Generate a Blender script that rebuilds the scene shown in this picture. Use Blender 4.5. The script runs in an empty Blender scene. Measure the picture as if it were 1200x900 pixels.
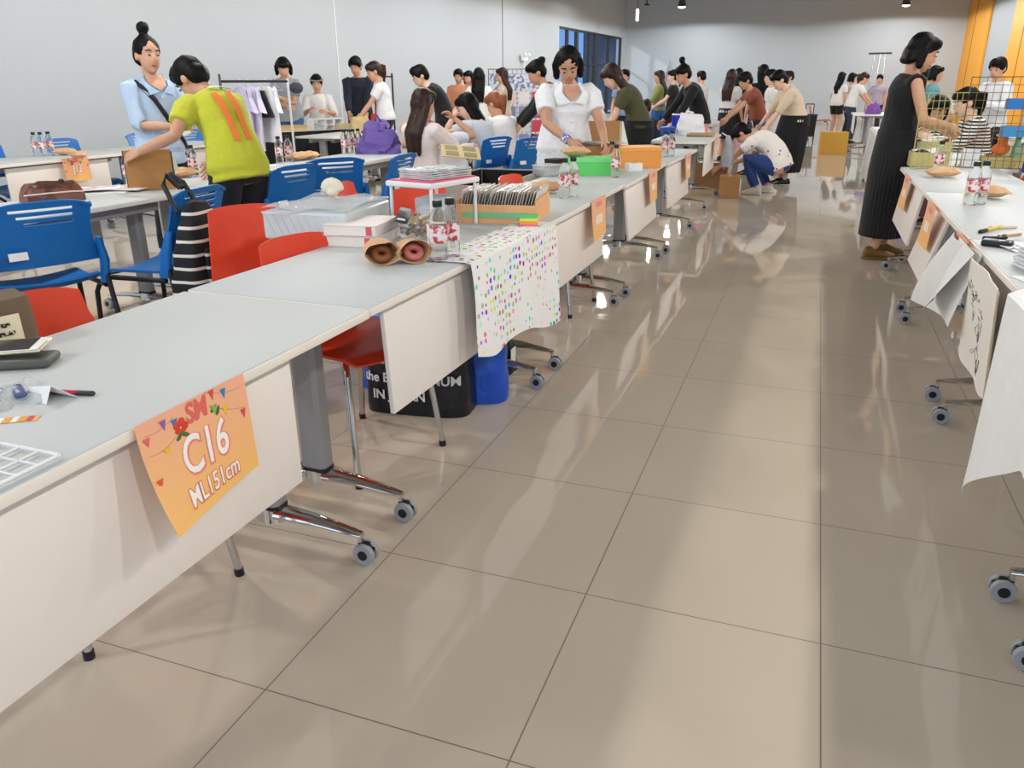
import bpy, bmesh, math, random
from mathutils import Vector, Matrix, Euler, noise
PI = math.pi
random.seed(7)
SC = bpy.context.scene
COL = SC.collection
V = Vector

# ------------------------------------------------------------------ camera
CAM_H = 1.2967
_p, _y, _r, FPX = 0.36361, 0.354977, -0.006748, 917.5
_fw = V((-math.sin(_y)*math.cos(_p), math.cos(_y)*math.cos(_p), -math.sin(_p)))
_rt0 = V((math.cos(_y), math.sin(_y), 0)); _up0 = _rt0.cross(_fw)
_rt = math.cos(_r)*_rt0 + math.sin(_r)*_up0
_up = -math.sin(_r)*_rt0 + math.cos(_r)*_up0
cam_d = bpy.data.cameras.new('camera'); cam = bpy.data.objects.new('camera', cam_d); COL.objects.link(cam)
cam_d.sensor_fit = 'HORIZONTAL'; cam_d.sensor_width = 36.0; cam_d.lens = FPX/1200*36
cam_d.clip_start = 0.05; cam_d.clip_end = 200
M = Matrix((_rt, _up, -_fw)).transposed().to_4x4(); M.translation = V((0, 0, CAM_H)); cam.matrix_world = M
SC.camera = cam

def P(px, py, x=None, y=None, z=None):
    """point of the room seen at a photo pixel, on a plane x=, y= or z="""
    d = _fw + _rt*((px-600)/FPX) + _up*((450-py)/FPX)
    if z is not None: k = (z-CAM_H)/d.z
    elif x is not None: k = x/d.x
    else: k = y/d.y
    return V((0, 0, CAM_H)) + d*k

# ------------------------------------------------------------------ materials
_mats = {}
def lin(h):
    h = h.lstrip('#'); o = []
    for i in (0, 2, 4):
        c = int(h[i:i+2], 16)/255
        o.append(c/12.92 if c <= .04045 else ((c+.055)/1.055)**2.4)
    return (*o, 1)
def mat(hexc, rough=.5, metal=0, var=.06, scale=18, bump=0, trans=0, alpha=1, coat=0, sheen=0, emit=0, spec=.5, ior=1.45):
    key = (hexc, rough, metal, var, scale, bump, trans, alpha, coat, sheen, emit, spec, ior)
    if key in _mats: return _mats[key]
    m = bpy.data.materials.new('surface_%s' % hexc.lstrip('#')); m.use_nodes = True
    nt = m.node_tree; b = nt.nodes['Principled BSDF']
    tc = nt.nodes.new('ShaderNodeTexCoord'); nz = nt.nodes.new('ShaderNodeTexNoise')
    nz.inputs['Scale'].default_value = scale; nz.inputs['Detail'].default_value = 3
    nt.links.new(tc.outputs['Object'], nz.inputs['Vector'])
    mx = nt.nodes.new('ShaderNodeMix'); mx.data_type = 'RGBA'
    c = lin(hexc)
    mx.inputs[6].default_value = (*[v*(1-var) for v in c[:3]], 1)
    mx.inputs[7].default_value = (*[min(1, v*(1+var)) for v in c[:3]], 1)
    nt.links.new(nz.outputs['Fac'], mx.inputs[0]); nt.links.new(mx.outputs[2], b.inputs['Base Color'])
    b.inputs['Roughness'].default_value = rough; b.inputs['Metallic'].default_value = metal
    b.inputs['Specular IOR Level'].default_value = spec; b.inputs['IOR'].default_value = ior
    b.inputs['Transmission Weight'].default_value = trans; b.inputs['Alpha'].default_value = alpha
    b.inputs['Coat Weight'].default_value = coat; b.inputs['Sheen Weight'].default_value = sheen
    if emit:
        b.inputs['Emission Color'].default_value = c; b.inputs['Emission Strength'].default_value = emit
    if bump:
        bp = nt.nodes.new('ShaderNodeBump'); bp.inputs['Strength'].default_value = bump; bp.inputs['Distance'].default_value = .01
        nt.links.new(nz.outputs['Fac'], bp.inputs['Height']); nt.links.new(bp.outputs['Normal'], b.inputs['Normal'])
    _mats[key] = m
    return m
def cloth(h): return mat(h, .85, var=.1, scale=45, bump=.25, sheen=.1)
def pattern(kind, h1, h2, scale=20, rough=.8, thr=.5, axis='Z', dist=0):
    key = (kind, h1, h2, scale, thr, axis)
    if key in _mats: return _mats[key]
    m = bpy.data.materials.new('pattern_' + kind); m.use_nodes = True; nt = m.node_tree; b = nt.nodes['Principled BSDF']
    tc = nt.nodes.new('ShaderNodeTexCoord'); b.inputs['Roughness'].default_value = rough
    if kind == 'stripe':
        t = nt.nodes.new('ShaderNodeTexWave'); t.bands_direction = axis; t.inputs['Scale'].default_value = scale
        t.inputs['Distortion'].default_value = dist; out = t.outputs['Fac']
    elif kind in ('dots', 'spots'):
        t = nt.nodes.new('ShaderNodeTexVoronoi'); t.inputs['Scale'].default_value = scale; t.inputs['Randomness'].default_value = .45 if kind == 'dots' else .8
        out = t.outputs['Distance']
    else:
        t = nt.nodes.new('ShaderNodeTexNoise'); t.inputs['Scale'].default_value = scale; t.inputs['Detail'].default_value = 4; out = t.outputs['Fac']
    nt.links.new(tc.outputs['Object'], t.inputs['Vector'])
    r = nt.nodes.new('ShaderNodeValToRGB'); r.color_ramp.elements[0].position = thr-.03; r.color_ramp.elements[1].position = thr+.03
    r.color_ramp.elements[0].color = lin(h1); r.color_ramp.elements[1].color = lin(h2)
    nt.links.new(out, r.inputs['Fac'])
    if kind == 'dots':          # each dot its own colour
        hs = nt.nodes.new('ShaderNodeHueSaturation'); hs.inputs['Saturation'].default_value = 1.15; hs.inputs['Value'].default_value = .9
        nt.links.new(t.outputs['Color'], hs.inputs['Color'])
        mx = nt.nodes.new('ShaderNodeMix'); mx.data_type = 'RGBA'; gt = nt.nodes.new('ShaderNodeMath'); gt.operation = 'LESS_THAN'; gt.inputs[1].default_value = thr
        nt.links.new(out, gt.inputs[0]); nt.links.new(gt.outputs[0], mx.inputs[0])
        mx.inputs[6].default_value = lin(h2); nt.links.new(hs.outputs[0], mx.inputs[7]); nt.links.new(mx.outputs[2], b.inputs['Base Color'])
    else: nt.links.new(r.outputs['Color'], b.inputs['Base Color'])
    _mats[key] = m
    return m

LAMINATE = mat('#c8cdcc', .55, var=.012, scale=6, spec=.35)
EDGE = mat('#f0e8dc', .4, var=.02)
PANEL = mat('#efe6de', .42, var=.015, scale=5)
GREYMETAL = mat('#9d9e9f', .4, metal=.25, var=.03)
CHROME = mat('#dcdcdc', .08, metal=1, var=.02)
CHROME_R = mat('#c9c7c2', .2, metal=1, var=.03)
BLACKPL = mat('#17181a', .45, var=.1)
WHEEL = mat('#9a9c9e', .55, var=.05)
BLUEPL = mat('#0f6cb8', .38, var=.04)
REDPL = mat('#e2401c', .38, var=.04)
CARD = mat('#b8895a', .8, var=.07, scale=30, bump=.1)
KRAFT = mat('#dcb184', .75, var=.12, scale=25, bump=.5)
PAPER = mat('#f0efec', .7, var=.03)
WHITEPL = mat('#ecebea', .4, var=.03)
CLEAR = mat('#f6fafa', .06, trans=.95, var=.01, ior=1.12)
FILM = mat('#e8ecee', .15, var=.05, alpha=.35, scale=60, bump=.8)
HAIRB = mat('#0b0909', .5, var=.4, scale=120, bump=.3, spec=.2)
HAIRD = mat('#2e1610', .45, var=.4, scale=120, bump=.3, spec=.4)
HAIRO = mat('#8a4a22', .42, var=.35, scale=90, bump=.5)
SKINS = [mat('#d3a183', .5, var=.04, scale=30), mat('#cc9a7c', .5, var=.04, scale=30), mat('#e0b8a0', .5, var=.04, scale=30)]

# ------------------------------------------------------------------ mesh building
class MB:
    def __init__(s): s.bm = bmesh.new()
    def box(s, c, d, rot=None, bev=0, seg=2):
        r = bmesh.ops.create_cube(s.bm, size=1); vs = r['verts']
        bmesh.ops.scale(s.bm, vec=V(d), verts=vs)
        if bev:
            es = list({e for v in vs for e in v.link_edges})
            g = bmesh.ops.bevel(s.bm, geom=es, offset=bev, segments=seg, affect='EDGES', profile=.5)
            vs = list({v for f in g['faces'] for v in f.verts} | {v for v in vs if v.is_valid})
            vs = s._island(vs)
        if rot is not None: bmesh.ops.rotate(s.bm, cent=V((0, 0, 0)), matrix=rot if isinstance(rot, Matrix) else Euler(rot).to_matrix(), verts=vs)
        bmesh.ops.translate(s.bm, vec=V(c), verts=vs)
        return s
    def _island(s, vs):
        seen = set(vs); st = list(vs)
        while st:
            v = st.pop()
            for e in v.link_edges:
                w = e.other_vert(v)
                if w not in seen: seen.add(w); st.append(w)
        return list(seen)
    def loft(s, rings, n=16, caps=True):
        """rings: (centre, right, fwd, w, d)"""
        L = []
        for c, r, f, w, d in rings:
            L.append([s.bm.verts.new(V(c) + r*(w*math.cos(2*PI*i/n)) + f*(d*math.sin(2*PI*i/n))) for i in range(n)])
        for a, b in zip(L, L[1:]):
            for i in range(n): s.bm.faces.new((a[i], a[(i+1) % n], b[(i+1) % n], b[i]))
        if caps:
            s.bm.faces.new(L[0][::-1]); s.bm.faces.new(L[-1])
        return s
    def tube(s, pts, rad, n=10, round_caps=False):
        pts = [V(p) for p in pts]
        if not isinstance(rad, (list, tuple)): rad = [rad]*len(pts)
        rad = list(rad)
        if round_caps:
            a = (pts[0]-pts[1]).normalized(); b = (pts[-1]-pts[-2]).normalized(); r0, r1 = rad[0], rad[-1]
            pre = [(pts[0]+a*r0*math.sin(t), r0*math.cos(t)) for t in (1.45, 1.05, .55)]
            post = [(pts[-1]+b*r1*math.sin(t), r1*math.cos(t)) for t in (.55, 1.05, 1.45)]
            pts = [p for p, _ in pre] + pts + [p for p, _ in post]; rad = [q for _, q in pre] + rad + [q for _, q in post]
        rings = []; ref = None
        for i, p in enumerate(pts):
            t = (pts[min(i+1, len(pts)-1)] - pts[max(i-1, 0)]).normalized()
            if ref is None: ref = V((1, 0, 0)) if abs(t.x) < .8 else V((0, 1, 0))
            r = (ref - t*ref.dot(t)).normalized(); ref = r
            rings.append((p, r, t.cross(r), rad[i], rad[i]))
        return s.loft(rings, n)
    def cyl(s, a, b, r, r2=None, n=16): return s.tube([a, b], [r, r if r2 is None else r2], n)
    def lathe(s, prof, c=(0, 0, 0), n=20, mtx=None):
        rings = []
        for r, z in prof: rings.append((V(c)+V((0, 0, z)), V((1, 0, 0)), V((0, 1, 0)), max(r, 1e-4), max(r, 1e-4)))
        if mtx is not None: rings = [(mtx @ c_, mtx.to_3x3() @ r_, mtx.to_3x3() @ f_, w, d) for c_, r_, f_, w, d in rings]
        return s.loft(rings, n)
    def ell(s, c, r, mtx=None, u=16, v=10):
        g = bmesh.ops.create_uvsphere(s.bm, u_segments=u, v_segments=v, radius=1); vs = g['verts']
        bmesh.ops.scale(s.bm, vec=V(r), verts=vs)
        if mtx is not None: bmesh.ops.transform(s.bm, matrix=mtx.to_4x4(), verts=vs)
        bmesh.ops.translate(s.bm, vec=V(c), verts=vs)
        return s
    def prism(s, pts, ext):
        """polygon (3d points) extruded by vector ext"""
        ext = V(ext); a = [s.bm.verts.new(V(p)) for p in pts]; b = [s.bm.verts.new(V(p)+ext) for p in pts]; n = len(a)
        s.bm.faces.new(a[::-1]); s.bm.faces.new(b)
        for i in range(n): s.bm.faces.new((a[i], a[(i+1) % n], b[(i+1) % n], b[i]))
        return s
    def grid(s, f, nu, nv, th=0, hole=None):
        """surface f(u,v)->Vector, optionally thickened to a closed sheet"""
        top = [[s.bm.verts.new(f(i/nu, j/nv)) for j in range(nv+1)] for i in range(nu+1)]
        fs = []
        for i in range(nu):
            for j in range(nv):
                if hole and hole(i, j): continue
                fs.append(s.bm.faces.new((top[i][j], top[i+1][j], top[i+1][j+1], top[i][j+1])))
        if th:
            s.bm.normal_update(); nr = {}
            for row in top:
                for v in row: nr[v] = v.normal.copy() if v.link_faces else V((0, 0, 1))
            bot = {v: s.bm.verts.new(v.co - nr[v]*th) for row in top for v in row if v.link_faces}
            eds = {}
            for fc in fs:
                vv = list(fc.verts); s.bm.faces.new([bot[v] for v in reversed(vv)])
                for k in range(4):
                    e = (vv[k], vv[(k+1) % 4]); eds[e] = 1
            for (a, b) in list(eds):
                if (b, a) not in eds: s.bm.faces.new((b, a, bot[a], bot[b]))
        return s
    def text(s, t, size, mtx, depth=.0006, bold=0, shear=0):
        cu = bpy.data.curves.new('t', 'FONT'); cu.body = t; cu.size = size; cu.align_x = 'CENTER'; cu.align_y = 'CENTER'
        cu.extrude = depth; cu.offset = bold; cu.shear = shear; cu.resolution_u = 4
        me = evaluated(cu); b2 = bmesh.new(); b2.from_mesh(me); bmesh.ops.transform(b2, matrix=mtx, verts=b2.verts)
        tm = bpy.data.meshes.new('t'); b2.to_mesh(tm); b2.free(); s.bm.from_mesh(tm); bpy.data.meshes.remove(tm); bpy.data.meshes.remove(me); bpy.data.curves.remove(cu)
        return s
    def move(s, mtx): bmesh.ops.transform(s.bm, matrix=mtx, verts=s.bm.verts); return s
    def noise(s, amp, scale, seed=0):
        for v in s.bm.verts: v.co += noise.noise_vector(v.co*scale+V((seed, seed*2, 0)))*amp
        return s
    def remesh(s, vox, smooth=4, fac=.5):
        me = bpy.data.meshes.new('r'); bmesh.ops.recalc_face_normals(s.bm, faces=s.bm.faces); s.bm.to_mesh(me)
        out = evaluated(me, vox, smooth, fac); s.bm.clear(); s.bm.from_mesh(out)
        bpy.data.meshes.remove(out); bpy.data.meshes.remove(me)
        return s
    def build(s, name, m, parent=None, smooth=True, sharp=35):
        bmesh.ops.recalc_face_normals(s.bm, faces=s.bm.faces)
        me = bpy.data.meshes.new(name); s.bm.to_mesh(me); s.bm.free()
        for x in (m if isinstance(m, (list, tuple)) else [m]): me.materials.append(x)
        if smooth:
            me.polygons.foreach_set('use_smooth', [True]*len(me.polygons))
            me.set_sharp_from_angle(angle=math.radians(sharp))
        o = bpy.data.objects.new(name, me); COL.objects.link(o)
        if parent is not None: o.parent = parent
        return o
TMP = bpy.data.scenes.new('scratch')
def evaluated(data, vox=None, smooth=0, fac=.5):
    o = bpy.data.objects.new('scratch', data); TMP.collection.objects.link(o)
    if vox:
        r = o.modifiers.new('r', 'REMESH'); r.mode = 'VOXEL'; r.voxel_size = vox
        if smooth: q = o.modifiers.new('s', 'SMOOTH'); q.iterations = smooth; q.factor = fac
    vl = TMP.view_layers[0]; vl.update(); dg = vl.depsgraph; dg.update()
    me = bpy.data.meshes.new_from_object(o.evaluated_get(dg), depsgraph=dg)
    bpy.data.objects.remove(o)
    return me

def tag(o, label=None, cat=None, group=None, kind=None):
    if label: o['label'] = label
    if cat: o['category'] = cat
    if group: o['group'] = group
    if kind: o['kind'] = kind
    return o
def thing(name, label, cat, loc=(0, 0, 0), rz=0, group=None):
    o = bpy.data.objects.new(name, None); COL.objects.link(o); o.empty_display_size = .05
    o.location = V(loc); o.rotation_euler = (0, 0, math.radians(rz))
    return tag(o, label, cat, group)
def dup(root, label, loc, rz=0, group=None):
    def cp(o, par):
        c = o.copy(); COL.objects.link(c); c.parent = par
        for k in KIDS.get(o.name, []): cp(k, c)
        return c
    KIDS = {}
    def collect(o):
        KIDS[o.name] = list(o.children)
        for k in o.children: collect(k)
    collect(root)
    c = cp(root, None); c.location = V(loc); c.rotation_euler = (0, 0, math.radians(rz)); c['label'] = label
    if group: c['group'] = group
    return c
def structure(o): o['kind'] = 'structure'; return o
RX = lambda a: Matrix.Rotation(math.radians(a), 4, 'X')
RY = lambda a: Matrix.Rotation(math.radians(a), 4, 'Y')
RZ = lambda a: Matrix.Rotation(math.radians(a), 4, 'Z')
T = lambda *a: Matrix.Translation(V(a))
# ------------------------------------------------------------------ the setting
def floor_material():
    m = bpy.data.materials.new('polished_tile'); m.use_nodes = True; nt = m.node_tree; b = nt.nodes['Principled BSDF']
    N = nt.nodes.new; L = nt.links.new
    tc = N('ShaderNodeTexCoord'); sp = N('ShaderNodeSeparateXYZ'); L(tc.outputs['Object'], sp.inputs[0])
    masks = []
    for ax, off in (('X', -1.037), ('Y', 1.149)):
        a = N('ShaderNodeMath'); a.operation = 'SUBTRACT'; L(sp.outputs[ax], a.inputs[0]); a.inputs[1].default_value = off-60*.6
        d = N('ShaderNodeMath'); d.operation = 'DIVIDE'; L(a.outputs[0], d.inputs[0]); d.inputs[1].default_value = .6
        f = N('ShaderNodeMath'); f.operation = 'FRACT'; L(d.outputs[0], f.inputs[0])
        g = N('ShaderNodeMath'); g.operation = 'PINGPONG'; L(f.outputs[0], g.inputs[0]); g.inputs[1].default_value = .5
        masks.append(g)
    mn = N('ShaderNodeMath'); mn.operation = 'MINIMUM'; L(masks[0].outputs[0], mn.inputs[0]); L(masks[1].outputs[0], mn.inputs[1])
    lt = N('ShaderNodeMath'); lt.operation = 'LESS_THAN'; L(mn.outputs[0], lt.inputs[0]); lt.inputs[1].default_value = .0028
    nz = N('ShaderNodeTexNoise'); nz.inputs['Scale'].default_value = 1.6; nz.inputs['Detail'].default_value = 6; L(tc.outputs['Object'], nz.inputs['Vector'])
    cr = N('ShaderNodeMix'); cr.data_type = 'RGBA'; L(nz.outputs['Fac'], cr.inputs[0])
    cr.inputs[6].default_value = lin('#bcae9b'); cr.inputs[7].default_value = lin('#cabeac')
    mx = N('ShaderNodeMix'); mx.data_type = 'RGBA'; L(lt.outputs[0], mx.inputs[0]); L(cr.outputs[2], mx.inputs[6]); mx.inputs[7].default_value = lin('#7d6e5e')
    L(mx.outputs[2], b.inputs['Base Color'])
    rg = N('ShaderNodeMath'); rg.operation = 'MULTIPLY_ADD'; L(lt.outputs[0], rg.inputs[0]); rg.inputs[1].default_value = .5; rg.inputs[2].default_value = .035
    L(rg.outputs[0], b.inputs['Roughness']); b.inputs['IOR'].default_value = 1.52
    bp = N('ShaderNodeBump'); bp.invert = True; bp.inputs['Strength'].default_value = .3; bp.inputs['Distance'].default_value = .002
    L(lt.outputs[0], bp.inputs['Height']); L(bp.outputs['Normal'], b.inputs['Normal'])
    return m
BACK_Y = 31.2; RIGHT_X = 4.3; CEIL = 5.2
def wallx(y): return -7.0 - .05*(31-y)      # the left wall runs a little askew to the tiles
Y0 = -5.0
structure(MB().prism([(-9.2, Y0, -.1), (RIGHT_X+.6, Y0, -.1), (RIGHT_X+.6, BACK_Y+.2, -.1), (-9.2, BACK_Y+.2, -.1)], (0, 0, .1)).build('floor', floor_material(), smooth=False))
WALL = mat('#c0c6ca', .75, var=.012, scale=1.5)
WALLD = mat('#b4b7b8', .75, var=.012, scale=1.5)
# left wall with an opening for the steel-framed window
WY0, WY1, WZ0, WZ1 = 24.0, 30.75, .35, 2.93
def lw(y, z, o=0): return V((wallx(y)-o, y, z))
w = MB()
for (ya, yb, za, zb) in ((Y0, WY0, 0, CEIL), (WY1, BACK_Y, 0, CEIL), (WY0, WY1, 0, WZ0), (WY0, WY1, WZ1, CEIL)):
    w.prism([lw(ya, za), lw(yb, za), lw(yb, zb), lw(ya, zb)], (-.2, 0, 0))
structure(w.build('wall_left', WALL, smooth=False))
w = MB(); w.prism([(-7.3, BACK_Y, 0), (RIGHT_X+.3, BACK_Y, 0), (RIGHT_X+.3, BACK_Y, CEIL), (-7.3, BACK_Y, CEIL)], (0, .2, 0))
structure(w.build('wall_back', WALL, smooth=False))
w = MB(); w.prism([(RIGHT_X, Y0, 0), (RIGHT_X, BACK_Y, 0), (RIGHT_X, BACK_Y, CEIL), (RIGHT_X, Y0, CEIL)], (.2, 0, 0))
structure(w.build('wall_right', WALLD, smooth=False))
w = MB(); w.prism([(-9.2, Y0, CEIL), (RIGHT_X+.3, Y0, CEIL), (RIGHT_X+.3, BACK_Y+.2, CEIL), (-9.2, BACK_Y+.2, CEIL)], (0, 0, .15))
structure(w.build('ceiling', mat('#8f8d88', .9, var=.03), smooth=False))
# thin vertical joints where the wall boards of the left wall meet
for k, (px_, py_, c) in enumerate(((395, 60, '#e6e8e8'), (589, 60, '#7d8080'))):
    d = _fw + _rt*((px_-600)/FPX) + _up*((450-py_)/FPX)
    t = (-7.0-1.55)/(d.x-.05*d.y); yy = d.y*t
    j = MB().box((wallx(yy)+.004, yy, CEIL/2), (.012, .03, CEIL)); structure(j.build('trim_%d' % (k+1), mat(c, .6), smooth=False))
# skirting on the back wall
structure(MB().box((-1.4, BACK_Y-.01, .05), (11, .02, .1)).build('baseboard_back', mat('#b9b7b0', .6), smooth=False))
# window: black steel frame with glass panes
win = structure(MB().box((0, 0, -5), (.01, .01, .01)).build('window_1', BLACKPL)); 
fr = MB(); bars = [WY0, 24.85, 25.75, 27.0, 27.75, 29.2, 30.75]; wd = [.05, .12, .2, .09, .35, .16, .1]
for yv, ww in zip(bars, wd): fr.box((wallx(yv)-.06, yv, (WZ0+WZ1)/2), (.09, ww, WZ1-WZ0))
for zz, hh in ((WZ0, .09), (WZ1-.03, .07), (1.95, .05)):
    fr.prism([lw(WY0, zz-hh/2, .02), lw(WY1, zz-hh/2, .02), lw(WY1, zz+hh/2, .02), lw(WY0, zz+hh/2, .02)], (-.07, 0, 0))
bpy.data.objects.remove(win)
win = structure(fr.build('window_1', mat('#1b1d20', .5), smooth=False))
gl = bpy.data.materials.new('window_glass'); gl.use_nodes = True; nt = gl.node_tree; nt.nodes.remove(nt.nodes['Principled BSDF'])
a = nt.nodes.new('ShaderNodeBsdfTransparent'); a.inputs[0].default_value = (.93, .96, .97, 1); g = nt.nodes.new('ShaderNodeBsdfGlossy'); g.inputs['Roughness'].default_value = .02
ms = nt.nodes.new('ShaderNodeMixShader'); ms.inputs[0].default_value = .06; nt.links.new(a.outputs[0], ms.inputs[1]); nt.links.new(g.outputs[0], ms.inputs[2])
nt.links.new(ms.outputs[0], nt.nodes['Material Output'].inputs[0])
for i, (ya, yb) in enumerate(zip(bars, bars[1:])):
    MB().prism([lw(ya, WZ0, .05), lw(yb, WZ0, .05), lw(yb, WZ1, .05), lw(ya, WZ1, .05)], (-.008, 0, 0)).build('pane', gl, win, smooth=False)
# grey building standing outside, behind the farther panes
t = thing('building', 'plain grey building seen through the far steel-framed window', 'building', (-10.7, 53.6, 0))
MB().box((0, 0, 3), (4, 15, 6)).box((0, 0, 6.1), (4.1, 15.1, .25)).build('facade', mat('#565c61', .8), t, smooth=False)
for k in range(4): MB().box((2.02, -5.3+k*3.2, 2.6), (.06, 1.1, 1.3)).build('window_opening', mat('#5c646b', .3), t, smooth=False)
# yellow wall boards of the right wall
YEL = mat('#f7a827', .55, var=.03, scale=2)
def board(n, ya, yb, z1=CEIL):
    m = MB().box((RIGHT_X-.04, (ya+yb)/2, z1/2), (.07, abs(yb-ya), z1), bev=.01)
    o = structure(m.build('trim_%d' % n, YEL, smooth=False))
    o2 = MB().box((RIGHT_X-.077, ya+(yb-ya)*.5, z1/2), (.01, .05, z1)).build('panel_seam', mat('#7a5412', .6), o, smooth=False)
BY = [(1119, 1155), (1176, 1215)]
n = 3
for (pa, pb) in BY:
    ya = P(pa, 100, x=RIGHT_X).y; yb = P(pb, 60, x=RIGHT_X).y
    board(n, ya, yb); n += 1
structure(MB().box((RIGHT_X-.06, P(1112, 80, x=RIGHT_X).y-.0, CEIL/2), (.12, .3, CEIL)).build('trim_5', mat('#8b8d8c', .7), smooth=False))

# unseen glazed front behind the viewer, added as a setting for the fill light
w = MB().box((-8.85, Y0-.1, CEIL/2), (.9, .2, CEIL)).box((4.1, Y0-.1, CEIL/2), (1.2, .2, CEIL)).box((-2.45, Y0-.1, 5.0), (11.9, .2, .4))
structure(w.build('added_wall_front', WALL, smooth=False))
w = MB()
for k in range(9): w.box((-8.4+k*1.4875, Y0-.1, 2.4), (.07, .1, 4.8))
for zz in (.05, 2.3, 4.77): w.box((-2.45, Y0-.1, zz), (11.9, .1, .07))
fw2 = structure(w.build('added_front_window', mat('#1b1d20', .5), smooth=False))
for k in range(8): MB().box((-8.4+(k+.5)*1.4875, Y0-.1, 2.4), (1.42, .01, 4.75)).build('pane', gl, fw2, smooth=False)

# hanging lamps, two rows down the hall
lampA = thing('pendant_lamp', 'dark can lamp hanging at the top left of the back wall', 'lamp', (-4.2, 26.3, 3.5))
MB().lathe([(.05, .2), (.09, .18), (.13, .0), (.12, .0), (.08, .16), (.03, .17)], n=24).build('lamp_shade', mat('#4a4845', .5), lampA)
MB().lathe([(.001, -.045), (.05, -.04), (.09, -.025), (.115, 0), (.1, .012), (.001, .014)], n=24).build('bulb', mat('#fff3df', .3, emit=6), lampA)
MB().cyl((0, 0, .2), (0, 0, CEIL-3.5), .012, n=8).build('rod', BLACKPL, lampA)
lampB = dup(lampA, 'dark can lamp hanging at the top right of the back wall, before the yellow boards', (2.2, 29.4, 3.56))
for o in (lampA, lampB): o['group'] = 'hanging can lamps'
tl = thing('tube_lamp', 'small upright glowing tube lamp hanging by the far left corner', 'lamp', P(747, 17, y=27.0))
MB().tube([(0, 0, -.15), (0, 0, .12)], .045, round_caps=True).build('glass_tube', mat('#fff6e8', .3, emit=5), tl)
MB().cyl((0, 0, .12), (0, 0, CEIL-tl.location.z), .01, n=8).build('cord', BLACKPL, tl)
hk = thing('ceiling_hook', 'short dark rod with a flat disc hanging beside the tube lamp', 'hook', P(758, 5, y=27))
MB().cyl((0, 0, 0), (0, 0, CEIL-hk.location.z), .02, n=8).build('rod', BLACKPL, hk); MB().lathe([(.1, -.03), (.08, 0), (.01, .03)]).build('disc', BLACKPL, hk)
def spot(x, y, z, e, size=.09, col=(1, .965, .92), ang=177):
    d = bpy.data.lights.new('lamp_or_fill_light', 'SPOT'); d.energy = e; d.color = col; d.shadow_soft_size = size; d.spot_size = math.radians(ang); d.spot_blend = .1
    o = bpy.data.objects.new('lamp_or_fill_light', d); COL.objects.link(o); o.location = (x, y, z); return o
LE = 140
for i in range(12):
    y = -3.4 + i*2.97
    k = 1 if y < 18 else 1.0 if y < 28 else .7; co = (1, .965, .92) if y < 14 else (.95, .98, 1)
    spot(-4.2, y, 3.42, LE*k, col=co); spot(2.25, y+.1, 3.42, LE*k, col=co)
for i in range(7): spot(-6.0+.04*i, -1+i*4.2, 3.6, LE*.25)  # added fill spots without fixtures, brighten the left wall
dl = bpy.data.lights.new('added_fill', 'AREA'); dl.shape = 'RECTANGLE'; dl.size = 12; dl.size_y = 4.4; dl.energy = 260; dl.color = (.86, .93, 1)  # added area light behind the viewer, a broad cool fill for the hall
do = bpy.data.objects.new('added_fill', dl); COL.objects.link(do); do.location = (-2.4, Y0-.4, 2.6); do.rotation_euler = (math.radians(90), 0, 0)
# sun slanting in through the steel window onto the back wall
sl = bpy.data.lights.new('sun_light', 'SPOT'); sl.energy = 5200; sl.color = (1, .98, .95); sl.shadow_soft_size = .12; sl.spot_size = math.radians(24)
so = bpy.data.objects.new('sun_light', sl); COL.objects.link(so); so.location = (-16.2, 14.2, 7.2); so.rotation_euler = (V((-6.3, 30.3, 2.1))-V(so.location)).to_track_quat('-Z', 'Y').to_euler()
# daylight
wd_ = bpy.data.worlds.new('world'); SC.world = wd_; wd_.use_nodes = True; nt = wd_.node_tree
sky = nt.nodes.new('ShaderNodeValToRGB'); tc = nt.nodes.new('ShaderNodeTexCoord'); sp_ = nt.nodes.new('ShaderNodeSeparateXYZ')
nt.links.new(tc.outputs['Generated'], sp_.inputs[0]); nt.links.new(sp_.outputs['Z'], sky.inputs[0])
sky.color_ramp.elements[0].color = lin('#7fb0f5'); sky.color_ramp.elements[1].color = lin('#3f74c9'); sky.color_ramp.elements[0].position = 0; sky.color_ramp.elements[1].position = .7
bg = nt.nodes['Background']; nt.links.new(sky.outputs[0], bg.inputs[0]); bg.inputs[1].default_value = .95
SC.view_settings.view_transform = 'Standard'; SC.view_settings.look = 'None'; SC.view_settings.gamma = 1; SC.view_settings.use_curve_mapping = False
SC.view_settings.exposure = .1
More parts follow.
